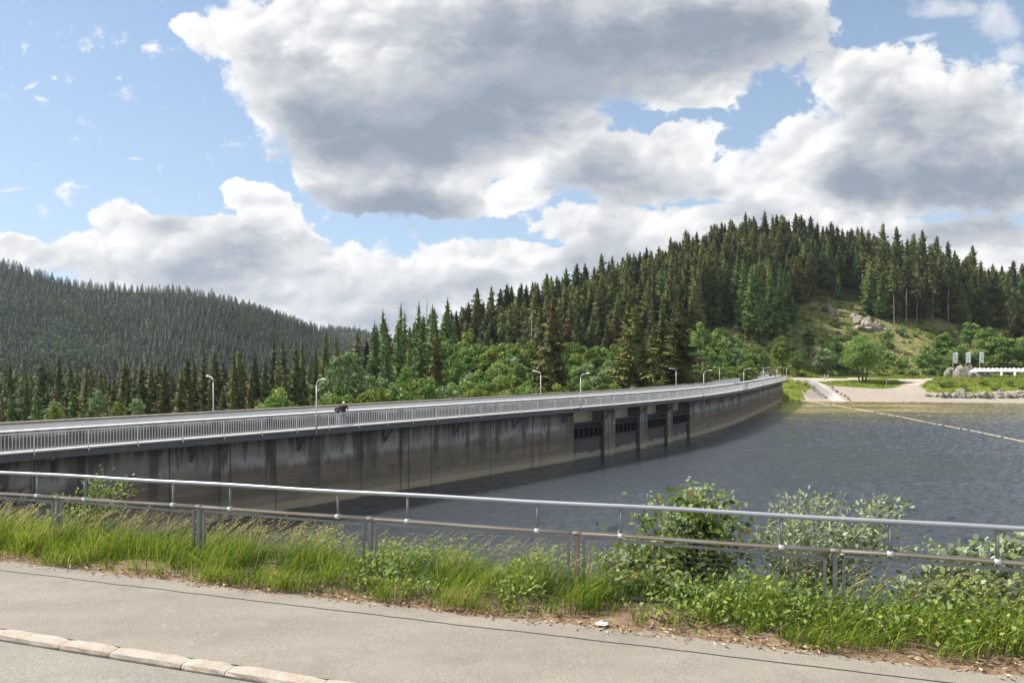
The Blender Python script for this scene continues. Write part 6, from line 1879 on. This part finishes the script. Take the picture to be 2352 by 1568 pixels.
def field(name, heaps_, add):
    gt = bpy.data.node_groups.new(name, 'ShaderNodeTree')
    gt.interface.new_socket('P', in_out='INPUT', socket_type='NodeSocketVector')
    gt.interface.new_socket('Value', in_out='OUTPUT', socket_type='NodeSocketFloat')
    G = NT(gt); gi = gt.nodes.new('NodeGroupInput'); go = gt.nodes.new('NodeGroupOutput'); M = None
    for cx_, cy_, rx, ry, ro, am in heaps_:
        mp = gt.nodes.new('ShaderNodeMapping'); mp.vector_type = 'TEXTURE'; gt.links.new(gi.outputs[0], mp.inputs[0])
        mp.inputs[1].default_value = (cx_, cy_, 0); mp.inputs[2].default_value = (0, 0, R(ro)); mp.inputs[3].default_value = (rx, ry, 1)
        gr = gt.nodes.new('ShaderNodeTexGradient'); gr.gradient_type = 'SPHERICAL'; gt.links.new(mp.outputs[0], gr.inputs[0])
        s_ = gr.outputs['Fac']
        if add: M = G.math('MULTIPLY', s_, am) if M is None else G.math('MULTIPLY_ADD', s_, am, M)
        else:
            M = s_ if M is None else G.math('SMOOTH_MAX', M, s_, .06)
    gt.links.new(M, go.inputs[0])
    return gt


def use(gt, p):
    nd = st.n.new('ShaderNodeGroup'); nd.node_tree = gt; st.set(nd.inputs[0], p); return nd.outputs[0]


d3 = st.new('ShaderNodeTexCoord').outputs['Generated']
sx = st.new('ShaderNodeSeparateXYZ', i_0=d3)
yy_ = st.math('MAXIMUM', sx.outputs[1], .12)
P = st.new('ShaderNodeCombineXYZ', i_0=st.math('MULTIPLY_ADD', st.math('DIVIDE', sx.outputs[0], yy_), F, CX),
           i_1=st.math('SUBTRACT', YH, st.math('MULTIPLY', st.math('DIVIDE', sx.outputs[2], yy_), F)), i_2=0.0).outputs[0]


def warp(p, sc, amp, det, seed):
    n_ = st.noise(st.map(p, scale=(1 / sc, 1.15 / sc, 1), loc=(seed, seed * .37, 0)), 1, det, .55, out=1)
    return st.vmath('ADD', p, st.vmath('MULTIPLY', st.vmath('SUBTRACT', n_, (.5, .5, .5)), (amp, amp * .8, 0)))


Pw = warp(warp(P, 210, 150, 3, 3.1), 52, 46, 5, 8.7)
cov = use(field('heaps', HEAPS, False), Pw); sha = use(field('shades', SHADES, True), warp(P, 120, 90, 4, 6.6))
# billows: rounded bumps at three sizes (creased noise)
def creased(p, sc, det, seed):
    n_ = st.n.new('ShaderNodeTexNoise'); n_.noise_dimensions = '2D'; st.set(n_.inputs['Vector'], st.map(p, scale=(1 / sc, 1.2 / sc, 1), loc=(seed, seed * .6, 0)))
    n_.inputs['Scale'].default_value = 1; n_.inputs['Detail'].default_value = det; n_.inputs['Roughness'].default_value = .5
    return st.math('ABSOLUTE', st.math('MULTIPLY_ADD', n_.outputs[0], 2.0, -1.0))


Pb = warp(P, 70, 34, 3, 5.5)
b1 = creased(Pb, 150, 0, 1.3); b2 = creased(Pb, 66, 0, 4.1); b3 = creased(Pb, 27, 1, 7.7); b4 = creased(Pb, 11, 1, 2.9)
bil = st.math('ADD', st.math('ADD', st.math('MULTIPLY', b1, .42), st.math('MULTIPLY', b2, .34)), st.math('ADD', st.math('MULTIPLY', b3, .2), st.math('MULTIPLY', b4, .12)))
Po = st.vmath('ADD', Pb, (-15, -13, 0))
c1 = creased(Po, 150, 0, 1.3); c2 = creased(Po, 66, 0, 4.1)
rel = st.math('SUBTRACT', st.math('MULTIPLY_ADD', b1, 1.3, st.math('MULTIPLY', b2, .45)), st.math('MULTIPLY_ADD', c1, 1.3, st.math('MULTIPLY', c2, .45)))
fine = st.noise(st.map(P, scale=(1 / 40, 1 / 34, 1)), 1, 7, .62)
el = sx.outputs[2]
low = st.smooth(el, .15, .08, 0., .13)                       # closed cloud low over the hills
edgev = st.math('ADD', st.math('ADD', cov, low), st.math('ADD', st.math('MULTIPLY', st.math('SUBTRACT', bil, .33), .42), st.math('MULTIPLY', st.math('SUBTRACT', fine, .5), .52)))
soft = st.noise(st.map(P, scale=(1 / 240, 1 / 190, 1), loc=(2, 9, 0)), 1, 2, .5)
mask = st.smooth(edgev, .08, st.math('ADD', .20, st.math('MULTIPLY', st.smooth(soft, .35, .7), .22)))
# inner shade of the thick parts, bright crests towards the light at the upper left
mott = st.noise(st.map(Pb, scale=(1 / 210, 1 / 120, 1), loc=(5, 1, 0)), 1, 4, .6)
core = st.smooth(edgev, .16, .62)
deep = st.math('MULTIPLY', sha, st.math('MULTIPLY_ADD', st.smooth(mott, .3, .7), .55, .72))
lit = st.math('SUBTRACT', 1.0, st.math('MULTIPLY', st.math('SUBTRACT', 1.0, st.math('POWER', 2.718, st.math('MULTIPLY', deep, -1.35))), 1.05))
lit = st.math('SUBTRACT', lit, st.math('MULTIPLY', st.math('MULTIPLY', core, st.smooth(mott, .40, .72)), .32))
lit = st.math('ADD', lit, st.math('MULTIPLY', rel, st.math('MULTIPLY_ADD', lit, .30, .06)))
wis = use(field('wisps', WISPS, False), warp(P, 90, 60, 5, 4.4))
wm = st.math('MULTIPLY', st.smooth(st.math('ADD', wis, st.math('MULTIPLY', st.math('SUBTRACT', fine, .5), .8)), .2, .8), .6)
lit = st.math('MAXIMUM', lit, st.math('SUBTRACT', .9, st.math('MULTIPLY', mask, 9)))
mask = st.math('MAXIMUM', mask, wm)
K = 1 / (2 ** EXPO) / SKY_K
ccol = st.n.new('ShaderNodeValToRGB'); cr = ccol.color_ramp
for e, (p_, c_) in zip([cr.elements[0], cr.elements[1]] + [cr.elements.new(.5) for _ in range(3)],
                       [(.0, (.32, .375, .455)), (1., (.95, .945, .935)), (.3, (.42, .47, .54)), (.6, (.61, .64, .685)), (.82, (.80, .815, .835))]):
    e.position = p_; e.color = (*c_, 1)
st.set(ccol.inputs[0], st.math('MAXIMUM', lit, 0.0))
cc = st.vmath('SCALE', ccol.outputs[0]); w.node_tree.nodes[-1].inputs['Scale'].default_value = K
# pale veil towards the horizon
veil = st.mix(st.smooth(el, .50, .0, .30, .72), sky.outputs[0], (.55 * K, .71 * K, .88 * K))
front = st.mix(mask, veil, cc)
# the rest of the sky, out of the picture: broken cloud, brightened to add fill light
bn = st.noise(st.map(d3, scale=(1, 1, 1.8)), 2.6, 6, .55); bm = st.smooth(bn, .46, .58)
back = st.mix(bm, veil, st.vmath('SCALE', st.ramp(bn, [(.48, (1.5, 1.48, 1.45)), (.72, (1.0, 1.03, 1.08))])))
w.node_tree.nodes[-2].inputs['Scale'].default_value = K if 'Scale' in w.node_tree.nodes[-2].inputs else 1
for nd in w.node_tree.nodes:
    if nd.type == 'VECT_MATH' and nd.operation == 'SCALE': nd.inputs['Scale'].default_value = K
side = st.smooth(st.math('DIVIDE', sx.outputs[1], st.math('ADD', st.math('ABSOLUTE', sx.outputs[0]), .001)), .75, 1.05)
up_ = st.smooth(el, .72, .58)
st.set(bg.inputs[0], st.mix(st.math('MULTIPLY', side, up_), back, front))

# ------------------------------------------------------------------ thin summer haze over the lake and the hills
hm = bpy.data.materials.new('haze_air'); hm.use_nodes = True; hm.node_tree.nodes.clear()
ht = NT(hm.node_tree); ho = ht.new('ShaderNodeOutputMaterial'); hv = ht.new('ShaderNodeVolumePrincipled')
hv.inputs['Color'].default_value = (.80, .88, 1.0, 1); hv.inputs['Density'].default_value = HAZE; hv.inputs['Anisotropy'].default_value = .2
hm.node_tree.links.new(hv.outputs[0], ho.inputs['Volume'])
if HAZE > 0: tag(MB().box((0, 1300, 80), (6400, 3200, 270)).build('haze', hm), 'thin bluish summer haze in the air', 'haze', kind='stuff')
sd = bpy.data.lights.new('sun', 'SUN'); so = bpy.data.objects.new('sun', sd); COL.objects.link(so)
sd.energy = 5.0; sd.angle = R(.5); sd.color = (1, .95, .87)
so.rotation_euler = Vector((math.sin(SUN_AZ) * math.cos(SUN_EL), -math.cos(SUN_AZ) * math.cos(SUN_EL), -math.sin(SUN_EL))).to_track_quat('-Z', 'Y').to_euler()
vs_ = scene.view_settings
vs_.view_transform = 'Standard'; vs_.look = 'None'; vs_.exposure = EXPO; vs_.gamma = 1
scene.cycles.use_denoising = True
